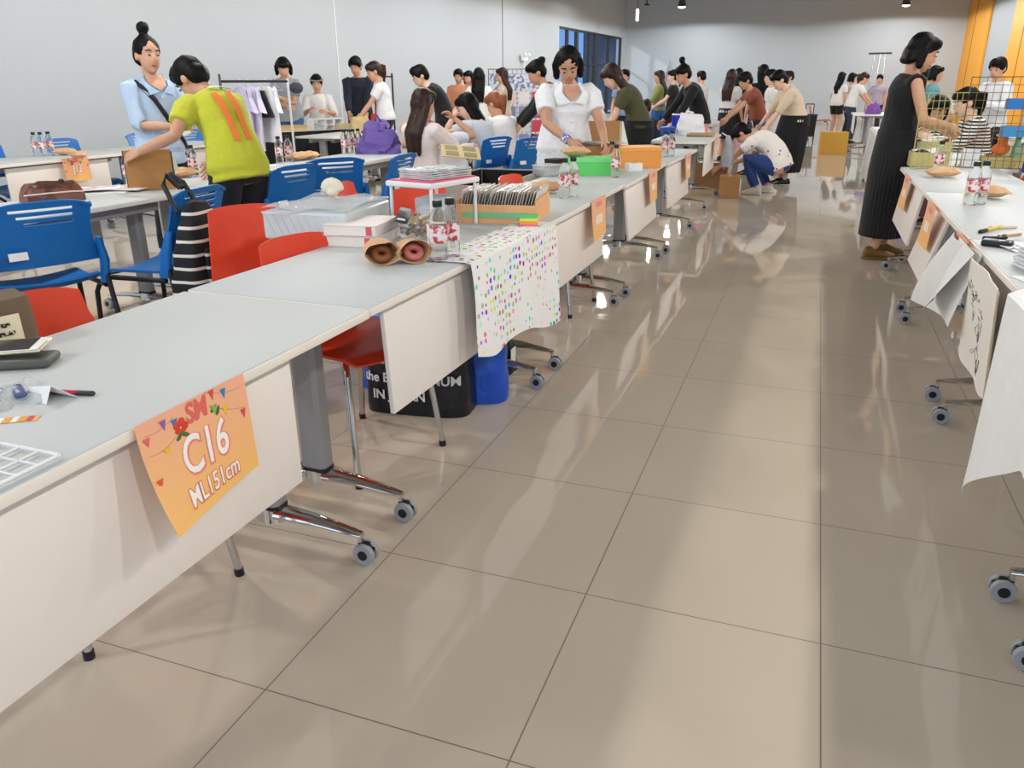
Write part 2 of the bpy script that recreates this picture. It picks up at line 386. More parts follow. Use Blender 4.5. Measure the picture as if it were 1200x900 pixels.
# ------------------------------------------------------------------ folding tables
TZ = .73
def make_table(label, loc, rz, group, panel=True):
    t = thing('folding_table', label, 'table', loc, rz, group)
    m = MB().box((0, 0, .7165), (.63, 1.496, .027), bev=.006); m.build('tabletop', LAMINATE, t)
    m = MB()
    for sx in (-1, 1): m.box((sx*.3155, 0, .7155), (.004, 1.49, .022), bev=.0015)
    for sy in (-1, 1): m.box((0, sy*.7485, .7155), (.62, .004, .022), bev=.0015)
    m.build('edge_band', EDGE, t)
    MB().box((-.2, 0, .672), (.05, 1.2, .06), bev=.006).box((.12, 0, .675), (.05, 1.2, .05), bev=.006).build('under_frame', GREYMETAL, t)
    for sy in (-1, 1):
        y = sy*.625
        c = MB()
        prof = [(.045, .02), (.03, .032), (-.03, .032), (-.045, .02), (-.045, -.02), (-.03, -.032), (.03, -.032), (.045, -.02)]
        c.prism([(a, y+b, .135) for a, b in prof], (0, 0, .55)); col = c.build('column', GREYMETAL, t, sharp=20)
        MB().box((0, y, .69), (.34, .07, .03), bev=.008).build('bracket', GREYMETAL, col)
        MB().prism([(a*1.06, y+b*1.06, .128) for a, b in prof], (0, 0, .012)).build('collar', BLACKPL, col, sharp=20)
        f = MB().loft([(V((0, y, .085)), V((1, 0, 0)), V((0, 1, 0)), .05, .036), (V((0, y, .13)), V((1, 0, 0)), V((0, 1, 0)), .05, .036)], 16)
        for sx in (-1, 1):
            f.loft([(V((sx*.03, y, .112)), V((0, 1, 0)), V((0, 0, 1)), .034, .022), (V((sx*.15, y, .108)), V((0, 1, 0)), V((0, 0, 1)), .027, .016),
                    (V((sx*.285, y, .092)), V((0, 1, 0)), V((0, 0, 1)), .017, .010), (V((sx*.312, y, .088)), V((0, 1, 0)), V((0, 0, 1)), .013, .009)], 12)
            f.cyl((sx*.305, y, .09), (sx*.305, y, .06), .009, n=10)
        ft = f.build('foot', CHROME, t)
        for sx in (-1, 1):
            X = sx*.32
            ca = MB().box((X-.004*sx, y, .056), (.036, .02, .022), bev=.005).box((X+.02*sx, y, .045), (.014, .032, .012), bev=.003).build('caster', BLACKPL, t)
            w = MB()
            for s2 in (-1, 1): w.lathe([(.018, -.008), (.031, -.008), (.033, 0), (.031, .008), (.018, .008)], n=24, mtx=T(X, y+s2*.014, .033) @ RX(90))
            w.build('wheel', WHEEL, ca)
            MB().cyl((X, y-.0245, .033), (X, y+.0245, .033), .015, n=16).build('hub', BLACKPL, ca)
    if panel:
        MB().box((0, -.1, -.165), (.016, 1.04, .33), bev=.003).build('modesty_panel', PANEL, t).location = (.275, 0, .69)
        for yy in (-.5, .3): MB().box((.24, yy, .68), (.05, .03, .03), bev=.004).build('hinge', GREYMETAL, t)
    return t
def tilt(t, a):
    for c in t.children:
        if c.name.startswith('modesty_panel'): c.rotation_euler = (0, math.radians(a), 0)
AX = -1.395
GA = 'white folding tables along the left of the aisle'
A1 = make_table('nearest white folding table with the orange C16 sign hanging from it', (AX-.005, 1.06, 0), 0, GA)
lab = {2: ('white folding table with the polka dot cloth, right behind the C16 table', 2.57, .005), 3: ('white folding table holding the black lined case and paired bottles', 4.08, .02),
       4: ('white folding table carrying the green box and the orange box', 5.58, .03), 5: ('white folding table just beyond the orange box, with two bottles on it', 7.08, .05),
       6: ('white table with the white plastic bag, beside the crouching person', 9.6, .02)}
AT = {1: A1}
for k, (l, y, dx) in lab.items(): AT[k] = dup(A1, l, (AX+dx, y, 0), {2: -1.2, 3: 0, 4: .8, 5: -.6, 6: 1}[k])
tilt(AT[2], -3); tilt(AT[4], -7); tilt(AT[5], -5)
# second row to the left (panel on its far side), third row along the wall
GB = 'white folding tables of the second row from the left wall'
lb = ['white folding table with the brown handbag on it', 'white folding table the person in yellow leans on', 'white folding table with kraft packets by the clothes rack', 'white folding table with the purple bag on it']
B1 = make_table(lb[1], (-3.725, 3.0, 0), 180, GB)
for k, (l, y) in enumerate(((lb[0], 1.5), (lb[2], 4.5), (lb[3], 6.0))): dup(B1, l, (-3.725+.01*k, y+.02, 0), 180, GB)
GC = 'white folding tables along the left wall'
lc = ['white wall-side folding table behind the brown handbag', 'white wall-side folding table with the J13 sign', 'white wall-side folding table behind the person in light blue']
for l, y in zip(lc, (4.05, 5.56, 7.07)): dup(A1, l, (-6.42, y-.2, 0), 0, GC)
GR = 'white folding tables along the right of the aisle'
RXC = .935
lr = [('nearest table right of the aisle, only its casters in view', 1.2), ('white folding table right of the aisle under the white cloth', 2.73), ('white folding table right of the aisle with bottles and the marker pens', 4.24), ('white folding table right of the aisle in front of the wire grid', 5.75), ('white folding table right of the aisle behind the wire grid', 7.3)]
R1 = dup(A1, lr[0][0], (RXC, lr[0][1], 0), 180, GR)
RT = {1: R1}
for k, (l, y) in enumerate(lr[1:], 2): RT[k] = dup(A1, l, (RXC, y, 0), 180, GR)
tilt(RT[3], -14); tilt(RT[4], -8)
for c in RT[3].children:      # the panel of this one covers only the far half
    if c.name.startswith('modesty_panel'): c.scale = (1, .55, 1); c.location.y = -.27
RT[5].location.x += .13
# farther tables
GF = 'far folding tables'
ft = [('dark-skirted table under the clothes of the far left stall', (-6.85, 9.95, 0), -24), ('far table of the goods stall behind the olive shirt', (-3.4, 12.6, 0), 0), ('far table beyond the seated women', (-5.75, 9.4, 0), 0),
      ('far table the person in rust leans over', (-1.75, 13.4, 0), 0), ('far right table under the pale cloth', (1.05, 11.7, 0), 180), ('farthest table right of the aisle, heaped with goods', (1.0, 18.3, 0), 180), ('far table in the right-hand rear stall', (2.35, 10.6, 0), 180)]
FT = [dup(A1, l, p, r, GF) for l, p, r in ft]

# ------------------------------------------------------------------ chairs
def make_blue(label, loc, rz, group):
    """faces +y; back at -y"""
    t = thing('blue_chair', label, 'chair', loc, rz, group)
    def seat(u, v):
        x = (u-.5)*.44*(1-.06*(1-v)); y = -.21+v*.43
        z = .445 + .018*(abs(u-.5)*2)**2 - .03*max(0, (v-.78)/.22)**2 + .035*max(0, (.2-v)/.2)**2
        return V((x, y, z))
    MB().grid(seat, 12, 12, .012).build('seat', BLUEPL, t)
    def back(u, v):
        w = .45 - .03*v - .03*math.sin(PI*min(1, v*1.0))
        if v < .3: w += .05*(1-v/.3)
        x = (u-.5)*w
        z = .555 + v*.29 - (.03*(abs(u-.5)*2)**4 if v > .92 else 0)
        y = -.235 - v*.075 + .035*(abs(u-.5)*2)**2*(1-.4*v)
        return V((x, y, z))
    hole = lambda i, j: (j in (13, 15, 17)) and 3+(17-j)//2 <= i < 13
    MB().grid(back, 16, 20, .010, hole).build('backrest', BLUEPL, t)
    MB().box((-.12, -.2715, .62), (.075, .003, .034), rot=(math.radians(-9), 0, 0)).build('sticker', PAPER, t)
    for sx in (-1, 1):
        # plastic lug that joins seat, back and tube
        MB().loft([(V((sx*.232, -.2, .44)), V((0, 1, 0)), V((1, 0, 0)), .035, .018), (V((sx*.24, -.225, .55)), V((0, 1, 0)), V((1, 0, 0)), .03, .02), (V((sx*.222, -.245, .66)), V((0, 1, 0)), V((1, 0, 0)), .018, .014)], 12).build('side_arm', BLUEPL, t)
        MB().tube([(sx*.235, -.225, .53), (sx*.24, -.24, .40), (sx*.25, -.33, .01)], .0125, 10).build('rear_leg', BLACKPL, t)
        MB().tube([(sx*.235, -.2, .425), (sx*.23, .12, .425), (sx*.235, .19, .40), (sx*.24, .215, .35), (sx*.25, .235, .01)], .0125, 10).build('front_leg', BLACKPL, t)
    return t
def make_red(label, loc, rz, group):
    """one-piece shell, faces +y"""
    t = thing('red_chair', label, 'chair', loc, rz, group)
    prof = [(.24, .425), (.21, .445), (.10, .44), (-.08, .425), (-.17, .432), (-.215, .465), (-.245, .54), (-.275, .66), (-.305, .79)]
    def shell(u, v):
        k = v*(len(prof)-1); i = min(int(k), len(prof)-2); f = k-i
        y = prof[i][0]*(1-f)+prof[i+1][0]*f; z = prof[i][1]*(1-f)+prof[i+1][1]*f
        s = abs(u-.5)*2
        w = .45 if v < .5 else .45 - .13*((v-.5)/.5)**1.1
        if v < .1: w -= .05*(1-v/.1)
        if v > .93: z -= .016*s**4
        c = .03*s*s
        return V(((u-.5)*w, y + (c if v > .55 else 0), z + (c*.5 if v <= .55 else 0)))
    MB().grid(shell, 14, 32, .009).build('seat_shell', REDPL, t)
    for sx in (-1, 1):
        for sy, y0, y1 in ((1, .15, .22), (-1, -.15, -.23)):
            lg = MB().tube([(sx*.12, y0*.6, .415), (sx*.17, y0, .415), (sx*.185, y0+(y1-y0)*.3, .39), (sx*.215, y1, .012)], .011, 12).build('leg', CHROME_R, t)
            MB().cyl((sx*.215, y1, 0), (sx*.214, y1-.001, .022), .0135, n=12).build('rubber_foot', BLACKPL, lg)
    return t
GBL = 'blue plastic chairs'
blue0 = make_blue('big blue plastic chair in front of the brown handbag at the left edge', (-3.36, 2.63, 0), 66, GBL)
for l, p, r in (('blue plastic chair with the striped backpack hanging from its back', (-3.08, 3.13, 0), 95),
                ('blue plastic chair just right of the person in yellow', (-3.31, 4.34, 0), 80),
                ('blue plastic chair at the table between the kraft packets and the purple bag', (-3.29, 4.99, 0), 52),
                ('blue plastic chair left of the pink-topped stand, before the long brown hair', (-3.05, 5.24, 0), 92),
                ('blue chair against the left wall, left of the three bottles', (-6.64, 5.15, 0), -90),
                ('blue chair against the left wall, right of the three bottles', (-6.64, 5.98, 0), -90),
                ('blue chair against the left wall, just left of the person in light blue', (-6.62, 7.0, 0), -90),
                ('blue chair against the left wall, between the two standing people', (-6.6, 7.75, 0), -90),
                ('blue chair under the woman with long black hair', (-3.12, 7.45, 0), 70),
                ('blue chair right of the woman with the orange ponytail', (-2.72, 7.45, 0), 60),
                ('blue chair beside the olive shirt, far back', (-2.55, 10.3, 0), 140)):
    dup(blue0, l, p, r)
GRD = 'red plastic chairs'
red0 = make_red('red plastic chair with the brown bag on it, at the left edge', (-1.66, 1.36, 0), -106, GRD)
for l, p, r in (('large red plastic chair behind the table gap, its whole backrest showing', (-2.21, 2.87, 0), -122),
                ('red plastic chair tucked under the second table, only its top edge above it', (-1.48, 2.34, 0), -107),
                ('red plastic chair under the small white folding stand', (-1.77, 3.72, 0), -130),
                ('red plastic chair left of the black lined case', (-2.22, 4.0, 0), -80),
                ('red plastic chair in front of the black lined case', (-1.44, 4.58, 0), -95),
                ('red chair under the right-hand table, seen between the hanging panels', (1.1, 3.72, 0), 90),
                ('red chair far back with a red cloth over it, behind the olive shirt', (-2.3, 11.2, 0), -80),
                ('red chair seen through the wire grid, under the striped shirt', (1.75, 8.35, 0), 110),
                ('red chair at the right edge behind the blue and red bag', (1.75, 6.75, 0), 120),
                ('far red chair left of the girl with bare legs', (.1, 22.0, 0), -90),
                ('red chair behind the wire grid near the blue shirt', (1.9, 11.3, 0), 100)):
    dup(red0, l, p, r)
# ------------------------------------------------------------------ people
def ik(a, b, l1, l2, pole):
    d = b-a; L = d.length
    if L > (l1+l2)*.998: b = a + d*((l1+l2)*.998/L); d = b-a; L = d.length
    if L < .08: L = .08
    n = d.normalized(); k = (l1*l1-l2*l2+L*L)/(2*L); h = math.sqrt(max(0, l1*l1-k*k))
    p = V(pole); p = p - n*p.dot(n)
    p = p.normalized() if p.length > 1e-4 else V((0, 1, 0))
    return a+n*k+p*h, b
HS = 1.09
RINGS = [(-.20, .085, .07), (-.10, .150, .105), (.04, .165, .113), (.22, .145, .098), (.42, .126, .088), (.62, .146, .104), (.78, .160, .106), (.90, .150, .086), (.97, .095, .062), (1.05, .052, .052), (1.16, .048, .050)]
def person(label, x, y, face, H=1.6, hip=.86, lean=0, side=0, head=(8, 0, 0), L=None, R=None, feet=((-.1, .02), (.1, .02)), footz=(0, 0), hair='short', hc=HAIRB, skin=0,
           top=('#ffffff', 'short', -.12), bottom=('trousers', '#1b1c20', 1.0), shoes='#1c1c1e', fat=1.0, eyes=True, vox=.013, hipy=None, poleL=None, poleR=None, knee=(0, 1, .1), z=0, extra=None, group=None, curl=35, fringe=True, shoe2=None):
    s = H/1.62
    t = thing('person', label, 'person', (x, y, z), face, group)
    sk = SKINS[skin]; S = lambda *a: V(a)
    a = math.radians(lean); b = math.radians(side); TL = .50
    hp = V((0, hipy if hipy is not None else -.12*math.sin(a), hip))
    p1 = hp + V((math.sin(b)*.5, math.sin(a*.45), math.cos(a*.45)))*TL*.5
    p2 = p1 + V((math.sin(b)*.6, math.sin(a*1.15), math.cos(a*1.15)))*TL*.5
    p1b = hp*.0 + p1
    def sp(u):
        if u < 0: return hp + (p1-hp).normalized()*u*TL
        if u > 1: return p2 + (p2-p1).normalized()*(u-1)*TL
        c = p1*2 - (hp+p2)*.5
        return hp*(1-u)**2 + c*(2*u*(1-u)) + p2*u*u
    def fr(u):
        up = (sp(u+.03)-sp(u-.03)).normalized(); r = V((1, 0, 0)); r = (r-up*r.dot(up)).normalized(); return up, r, up.cross(r)
    def prof(u):
        for (u0, w0, d0), (u1, w1, d1) in zip(RINGS, RINGS[1:]):
            if u <= u1:
                f = max(0, (u-u0)/(u1-u0)); return (w0+(w1-w0)*f), (d0+(d1-d0)*f)
        return RINGS[-1][1:]
    def ring(u, ex=0, fx=1):
        up, r, f = fr(u); w, d = prof(u); k = (fat if u < .7 else 1+(fat-1)*.55) if u < .95 else 1
        return (sp(u)*s, r, f, (w*k*fx+ex)*s, (d*k*fx+ex)*s)
    def surf(u, ang, ex):      # point on the torso surface: ang 90 = front, 270 = back
        c, r, f, w, d = ring(u, ex); an = math.radians(ang); return c + r*w*math.cos(an) + f*d*math.sin(an)
    # joints
    upS, rS, fS = fr(.88); sh = {}
    J = {}
    for sd, key in ((-1, 'L'), (1, 'R')):
        S0 = sp(.88) + rS*sd*.158*(1+.6*(fat-1))
        tgt = (L if sd < 0 else R)
        if tgt is None: tgt = (S0.x+sd*.07, S0.y+.06, S0.z-.50)
        pole = (poleL if sd < 0 else poleR) or (sd*.6, -.5, -.7)
        E_, W_ = ik(S0, V(tgt), .275, .24, pole)
        hpj = hp + V((sd*.088*fat, 0, -.02))
        ft = feet[0 if sd < 0 else 1]; fz = footz[0 if sd < 0 else 1]
        K_, A_ = ik(hpj, V((ft[0], ft[1], .085+fz)), .385, .385, knee if not callable(knee) else knee(sd))
        J[key] = (S0, E_, W_, hpj, K_, A_)
    # head frame
    hpi, hya, hro = head
    HM = (RZ(hya) @ RX(-hpi) @ RY(hro)).to_3x3()
    nb = sp(1.06); upn = fr(1.0)[0]
    hcen = nb + upn*.016 + HM @ V((0, .012, .114))
    hd = lambda *q: (hcen + HM @ V(q)*HS)*s; sh_ = s*HS
    HM4 = HM.to_4x4()
    # body
    m = MB()
    m.loft([ring(u) for u, _, _ in RINGS], 16)
    m.tube([nb*s-upn*.06*s, (nb+upn*.02)*s, hd(0, -.012, -.06)], [.052*s, .047*s, .046*s], 12)
    m.ell(hd(0, -.012, .022), V((.074, .093, .095))*sh_, HM4); m.ell(hd(0, .024, -.032), V((.060, .066, .082))*sh_, HM4); m.ell(hd(0, .052, -.088), V((.030, .028, .024))*sh_, HM4)
    m.ell(hd(0, .086, -.022), V((.013, .018, .016))*sh_, HM4); m.tube([hd(0, .083, .012), hd(0, .094, -.02)], [.008*s, .011*s], 8)
    for sd in (-1, 1): m.ell(hd(sd*.074, -.012, -.012), V((.011, .02, .031))*sh_, HM4)
    for sd, key in ((-1, 'L'), (1, 'R')):
        S0, E_, W_, hpj, K_, A_ = [q*s for q in J[key]]
        m.tube([S0, S0.lerp(E_, .4), E_, E_.lerp(W_, .35), W_], [.043*s*fat, .042*s*fat, .035*s, .037*s, .025*s], 12, True)
        m.tube([hpj, hpj.lerp(K_, .5), K_, K_.lerp(A_, .33), A_], [.086*s*fat, .072*s*fat, .053*s, .053*s, .034*s], 12, True)
        fd = V((0, 1, 0)); m.tube([A_+V((0, -.02, -.035))*s, A_+V((0, .06, -.045))*s, A_+V((0, .15, -.06))*s], [.036*s, .036*s, .024*s], 10, True)
        hdv = (W_-E_).normalized()
        pn = V((-sd*.8, 0, -.6)); pn = (pn-hdv*pn.dot(hdv)).normalized(); ac = hdv.cross(pn)
        hm = Matrix((ac, hdv, pn)).transposed().to_4x4()
        m.ell(W_+hdv*.045*s, V((.038, .052, .016))*s, hm)
        J[key+'h'] = (W_, hdv, pn, ac)
    m.remesh(vox*s*.9, 3)
    for sd, key in ((-1, 'L'), (1, 'R')):
        W_, hdv, pn, ac = J[key+'h']
        if ac.z*sd < 0: th = 1
        for k, (o, ln) in enumerate(((-.028, .062), (-.0095, .072), (.0095, .068), (.028, .052))):
            p = W_ + (hdv*.082 + ac*o)*s; d = hdv; pts = [p-hdv*.02*s, p]
            for seg in range(3):
                q = math.radians(curl*(seg+.4)*.75); d = hdv*math.cos(q)+pn*math.sin(q); pts.append(pts[-1]+d*ln/3*1.15*s)
            m.tube(pts, [.0092*s, .0092*s, .0085*s, .0078*s, .0064*s], 6, True)
        ts = -1 if ac.y < 0 else 1
        m.tube([W_+(hdv*.03+ac*.02*ts)*s, W_+(hdv*.058+ac*.047*ts+pn*.01)*s, W_+(hdv*.092+ac*.05*ts+pn*.02)*s], [.012*s, .0105*s, .0075*s], 6, True)
    m.build('body', sk, t, sharp=80)
    if eyes:
        for sd in (-1, 1):
            e = MB().ell(hd(sd*.030, .079, .006), V((.0135, .009, .0048))*sh_, HM4, 10, 6).build('eye', mat('#a89a90', .3), t)
            MB().ell(hd(sd*.030, .0855, .006), V((.0085, .005, .0050))*sh_, HM4, 8, 6).build('iris', mat('#1c120d', .2), e)
            MB().tube([hd(sd*.015, .085, .034), hd(sd*.033, .082, .0365), hd(sd*.052, .069, .029)], [.004*s, .0048*s, .003*s], 6).build('eyebrow', HAIRB, t)
        MB().ell(hd(0, .086, -.058), V((.022, .009, .0075))*sh_, HM4, 10, 6).build('lips', mat('#b0665c', .45), t)
    # hair
    h = MB(); g = V((0, 0, -1)); up_b, _, f_b = fr(.95); bk = -f_b
    if hair != 'cap':
        h.ell(hd(0, -.022, .036), V((.085, .096, .089))*sh_, HM4); h.ell(hd(0, -.055, -.01), V((.079, .062, .075))*sh_, HM4)
        if fringe: h.ell(hd(0, .034, .072), V((.074, .058, .042))*sh_, HM4)
    if hair == 'short':
        for sd in (-1, 1): h.ell(hd(sd*.066, .01, .03), V((.02, .05, .045))*sh_, HM4)
        h.ell(hd(0, .03, .088), V((.06, .06, .04))*sh_, HM4)
    if hair in ('bun', 'topknot'):
        q = hd(0, -.05, .165) if hair == 'topknot' else hd(0, -.115, .075)
        h.ell(q, V((.042, .042, .042))*sh_, HM4); h.tube([hd(0, -.04, .1), q], [.035*s, .028*s], 8)
    if hair == 'bob':
        for sd in (-1, 1): h.tube([hd(sd*.06, -.01, .06), hd(sd*.086, -.015, .0), hd(sd*.084, .0, -.085)], [.035*s, .032*s, .028*s], 8, True)
        h.tube([hd(-.06, -.07, -.07), hd(0, -.085, -.075), hd(.06, -.07, -.07)], [.035*s]*3, 8, True); h.ell(hd(0, -.06, -.03), V((.085, .06, .07))*sh_, HM4)
    if hair == 'pony':
        q0 = hd(0, -.10, .03); pts = [q0, q0+HM @ V((0, -.05, -.02))*sh_, q0+(HM @ V((0, -.055, 0))+g*.12+bk*.01)*s, q0+(HM @ V((0, -.05, 0))+g*.25)*s]
        h.tube(pts, [.03*s, .036*s, .034*s, .016*s], 8, True)
    if hair == 'long':
        ln = .34 if lean < 40 else .26
        for sd in (-1, -.35, .35, 1):
            q0 = hd(sd*.07, -.05 if abs(sd) < 1 else -.02, .01); dn = (g*.8 + HM @ V((0, 0, -1))*.4 + bk*.35).normalized() if lean < 40 else (g + HM @ V((0, 0, -.3))).normalized()
            q1 = q0 + ((HM @ V((0, -.01, -.06))) + dn*.06)*s; q2 = q1 + dn*ln*.45*s + bk*.02*s; q3 = q2 + (g*.7-up_b*.5).normalized()*ln*.5*s
            h.tube([q0, q1, q2, q3], [.036*s, .040*s, .040*s, .020*s], 8, True)
    if h.bm.verts:
        h.remesh(.011*s if vox < .012 else .014*s, 3); h.noise(.004*s, 40); h.build('hair', hc, t, sharp=80)
    else: h.bm.free()
    # clothes
    if top:
        colr, slv, hem = top[:3]; mt = colr if not isinstance(colr, str) else cloth(colr); ex = .018
        m = MB(); us = [u for u in (-.3, -.2, -.12, -.05, .04, .13, .22, .32, .42, .52, .62, .7, .78, .84, .90, .95, 1.0) if u > hem+.03]
        def tr(u):
            c, r, f, w, d = ring(max(u, -.1), ex + (.012 if u < .5 else 0)); 
            if u < -.1: c = sp(u)*s; w += .01*s; d += .01*s
            if u > .93: w = max(w, .062*s); d = max(d, .060*s)
            return (c, r, f, w, d)
        m.loft([tr(u) for u in [hem]+us], 18)
        for sd, key in ((-1, 'L'), (1, 'R')):
            S0, E_, W_ = [q*s for q in J[key][:3]]; e = .019*s
            ra = (.050*(1+(fat-1)*.6)+.007)*s+e
            if slv == 'none': m.tube([S0.lerp(sp(.88)*s, .25), S0.lerp(E_, .06)], [ra, ra*.98], 12)
            elif slv == 'short': m.tube([S0.lerp(sp(.86)*s, .35), S0.lerp(sp(.86)*s, .1), S0.lerp(E_, .15), S0.lerp(E_, .62)], [ra*.7, ra*.9, ra, .045*(1+(fat-1)*.7)*s+e], 12)
            elif slv == 'elbow': m.tube([S0.lerp(sp(.88)*s, .2), S0, S0.lerp(E_, .5), E_, E_.lerp(W_, .12)], [ra*.98, ra, .046*fat*s+e, .04*s+e, .042*s+e], 12)
            else: m.tube([S0.lerp(sp(.88)*s, .2), S0, S0.lerp(E_, .5), E_, E_.lerp(W_, .5), W_.lerp(E_, .04)], [ra*.98, ra, .045*fat*s+e, .038*s+e, .036*s+e, .028*s+e*.7], 12)
        m.remesh(vox*s, 3); m.noise(.006*s, 9, x).noise(.002*s, 30)
        m.build('shirt', mt, t, sharp=80)
    if bottom:
        kind, colr, ln = bottom; mt = colr if not isinstance(colr, str) else cloth(colr)
        m = MB()
        if kind in ('trousers', 'shorts'):
            m.loft([ring(u, .012) for u in (-.2, -.1, -.02, .08, .2)], 16)
            for key in 'LR':
                hpj, K_, A_ = [q*s for q in J[key][3:]]; e = .014*s
                pts = [(hpj, .088*fat*s+e), (hpj.lerp(K_, .5), .074*fat*s+e), (K_, .056*s+e), (K_.lerp(A_, .4), .054*s+e), (K_.lerp(A_, .93), .044*s+e)]
                if kind == 'shorts': pts = pts[:2] + [(hpj.lerp(K_, .62), .074*s*fat+e)] if ln < .5 else pts[:3]
                m.tube([p for p, _ in pts], [r for _, r in pts], 12)
            m.remesh(vox*s, 3); m.noise(.005*s, 10, y); m.build('trousers' if kind == 'trousers' else 'shorts', mt, t, sharp=80)
        else:
            c0 = hp*s; zh = c0.z*(1-ln); rr = []
            for q in range(9):
                f = q/8; z = (c0.z+.11*s)*(1-f) + zh*f
                wv = (.182+.012*min(1, f*3)+.0*f)*fat*s; dv = (.132+.028*min(1, f*3)-.005*f+(.02 if lean > 20 else 0))*fat*s
                fx = (J['L'][5]+J['R'][5])*.5*s
                rr.append((V((c0.x*(1-f)+fx.x*f, c0.y*(1-f)+fx.y*f, z)), V((1, 0, 0)), V((0, 1, 0)), wv, dv))
            m.loft(rr, 72)
            n = 0
            m.bm.verts.ensure_lookup_table()
            for i, v in enumerate(m.bm.verts):
                q, j = divmod(i, 72)
                if q > 0 and j % 2: v.co.x = rr[q][0].x + (v.co.x-rr[q][0].x)*.95; v.co.y = rr[q][0].y + (v.co.y-rr[q][0].y)*.95
            m.build('skirt', mt, t, sharp=60)
    if shoes:
        for key in 'LR':
            A_ = J[key][5]*s; B = V((0, 1, 0))
            r = lambda yy, zz, w, d: (A_+V((0, yy, zz))*s, V((1, 0, 0)), V((0, 0, 1)), w*s, d*s)
            so = MB().loft([r(-.075, -.045, .02, .02), r(-.062, -.035, .036, .045), r(-.02, -.028, .042, .052), r(.05, -.04, .045, .042), r(.11, -.056, .047, .027), r(.155, -.064, .038, .019), r(.178, -.07, .018, .011)], 14).build('shoe', mat(shoes, .5, var=.1), t)
            MB().loft([(A_+V((0, yy, -.075))*s, V((1, 0, 0)), V((0, 0, 1)), w*s, .010*s) for yy, w in ((-.08, .02), (-.06, .038), (.05, .046), (.11, .049), (.16, .04), (.184, .018))], 12).build('sole', mat(shoe2 or '#d8d4cc', .6), so)
    if extra: extra(t, s, J, sp, fr, surf, hd, HM4)
    return t
# ------------------------------------------------------------------ who is in the hall
def strap(t, s, surf, pts, m, w=.022, ex=.036):
    """a belt lying on the torso, through (u, angle) points"""
    vs = [surf(u, a, ex) for u, a in pts]
    MB().tube(vs, w*s*.5, 8).build('strap', m, t)
def neckline(t, s, surf, col, sk, u0=.80, wd=48):
    MB().grid(lambda u, v: surf(u0+.20*v, 90+(u-.5)*2*(3+wd*v), .0355-.006*v), 8, 8, .002).build('bare_neck', sk, t)
    for sd in (-1, 1):
        MB().grid(lambda u, v: surf(u0-.03+.26*v-.05*u*(1-v), 90+sd*(4+(wd+6)*v+u*(26-14*v)), .040), 6, 8, .004).build('collar', cloth(col), t)
def x_lightblue(t, s, J, sp, fr, surf, hd, HM4):
    strap(t, s, surf, [(.95, 20), (.88, 50), (.7, 72), (.5, 92), (.3, 112), (.12, 135), (.0, 150)], BLACKPL, .035)
    neckline(t, s, surf, '#aac3de', SKINS[0], .84)
    for k in range(5): MB().ell(surf(.74-.15*k, 90, .034), (.006*s,)*3, u=8, v=6).build('button', mat('#e4e9ee', .4), t)
    W_ = J['R'][2]*s
    MB().box(W_+V((-.02, .10, .0))*s, (.075*s, .012*s, .14*s), rot=(.5, .3, .2), bev=.004).build('phone', mat('#d8d8d4', .3), t)
def x_yellow(t, s, J, sp, fr, surf, hd, HM4):
    for k, a0 in enumerate((250, 276)):
        MB().grid(lambda u, v: surf(.80-.52*v, a0+ (u-.5)*12 + 6*v, .034), 6, 14, .003).build('back_number', mat('#f0803c', .7), t)
    MB().grid(lambda u, v: surf(.95-.05*v, 250+u*60, .031), 10, 2, .002).build('back_name', mat('#d9e4a8', .7), t)
def x_band(t, s, J, sp, fr, surf, hd, HM4):
    MB().tube([hd(.085*math.cos(a), .0+.094*math.sin(a), .05) for a in [i*PI/12 for i in range(-2, 15)]], .012*s, 8).build('headband', mat('#8e8f86', .8), t)
def x_redbag(t, s, J, sp, fr, surf, hd, HM4):
    b = MB().box(surf(.02, 95, .06), (.2*s, .07*s, .15*s), bev=.02).build('waist_bag', mat('#c63222', .6), t)
    strap(t, s, surf, [(.93, 150), (.7, 120), (.4, 100), (.1, 92)], mat('#b32d20', .6), .02)
def x_wrist(t, s, J, sp, fr, surf, hd, HM4):
    E_, W_ = J['R'][1]*s, J['R'][2]*s; d = (W_-E_).normalized()
    MB().cyl(W_-d*.05*s, W_-d*.005*s, .036*s, n=18).build('wristband', pattern('blobs', '#4464b8', '#dfe4ee', 60, thr=.5), t)
    neckline(t, s, surf, '#f5f5f5', SKINS[1], .80, 30)
    for k in range(3): MB().ell(surf(.62-.16*k, 90, .036), (.006*s,)*3, u=8, v=6).build('button', PAPER, t)
def x_tote(t, s, J, sp, fr, surf, hd, HM4):
    strap(t, s, surf, [(.95, 160), (.8, 215), (.5, 240), (.2, 255)], BLACKPL, .02)
def bx(px, py, y): return P(px, py, y=y).x
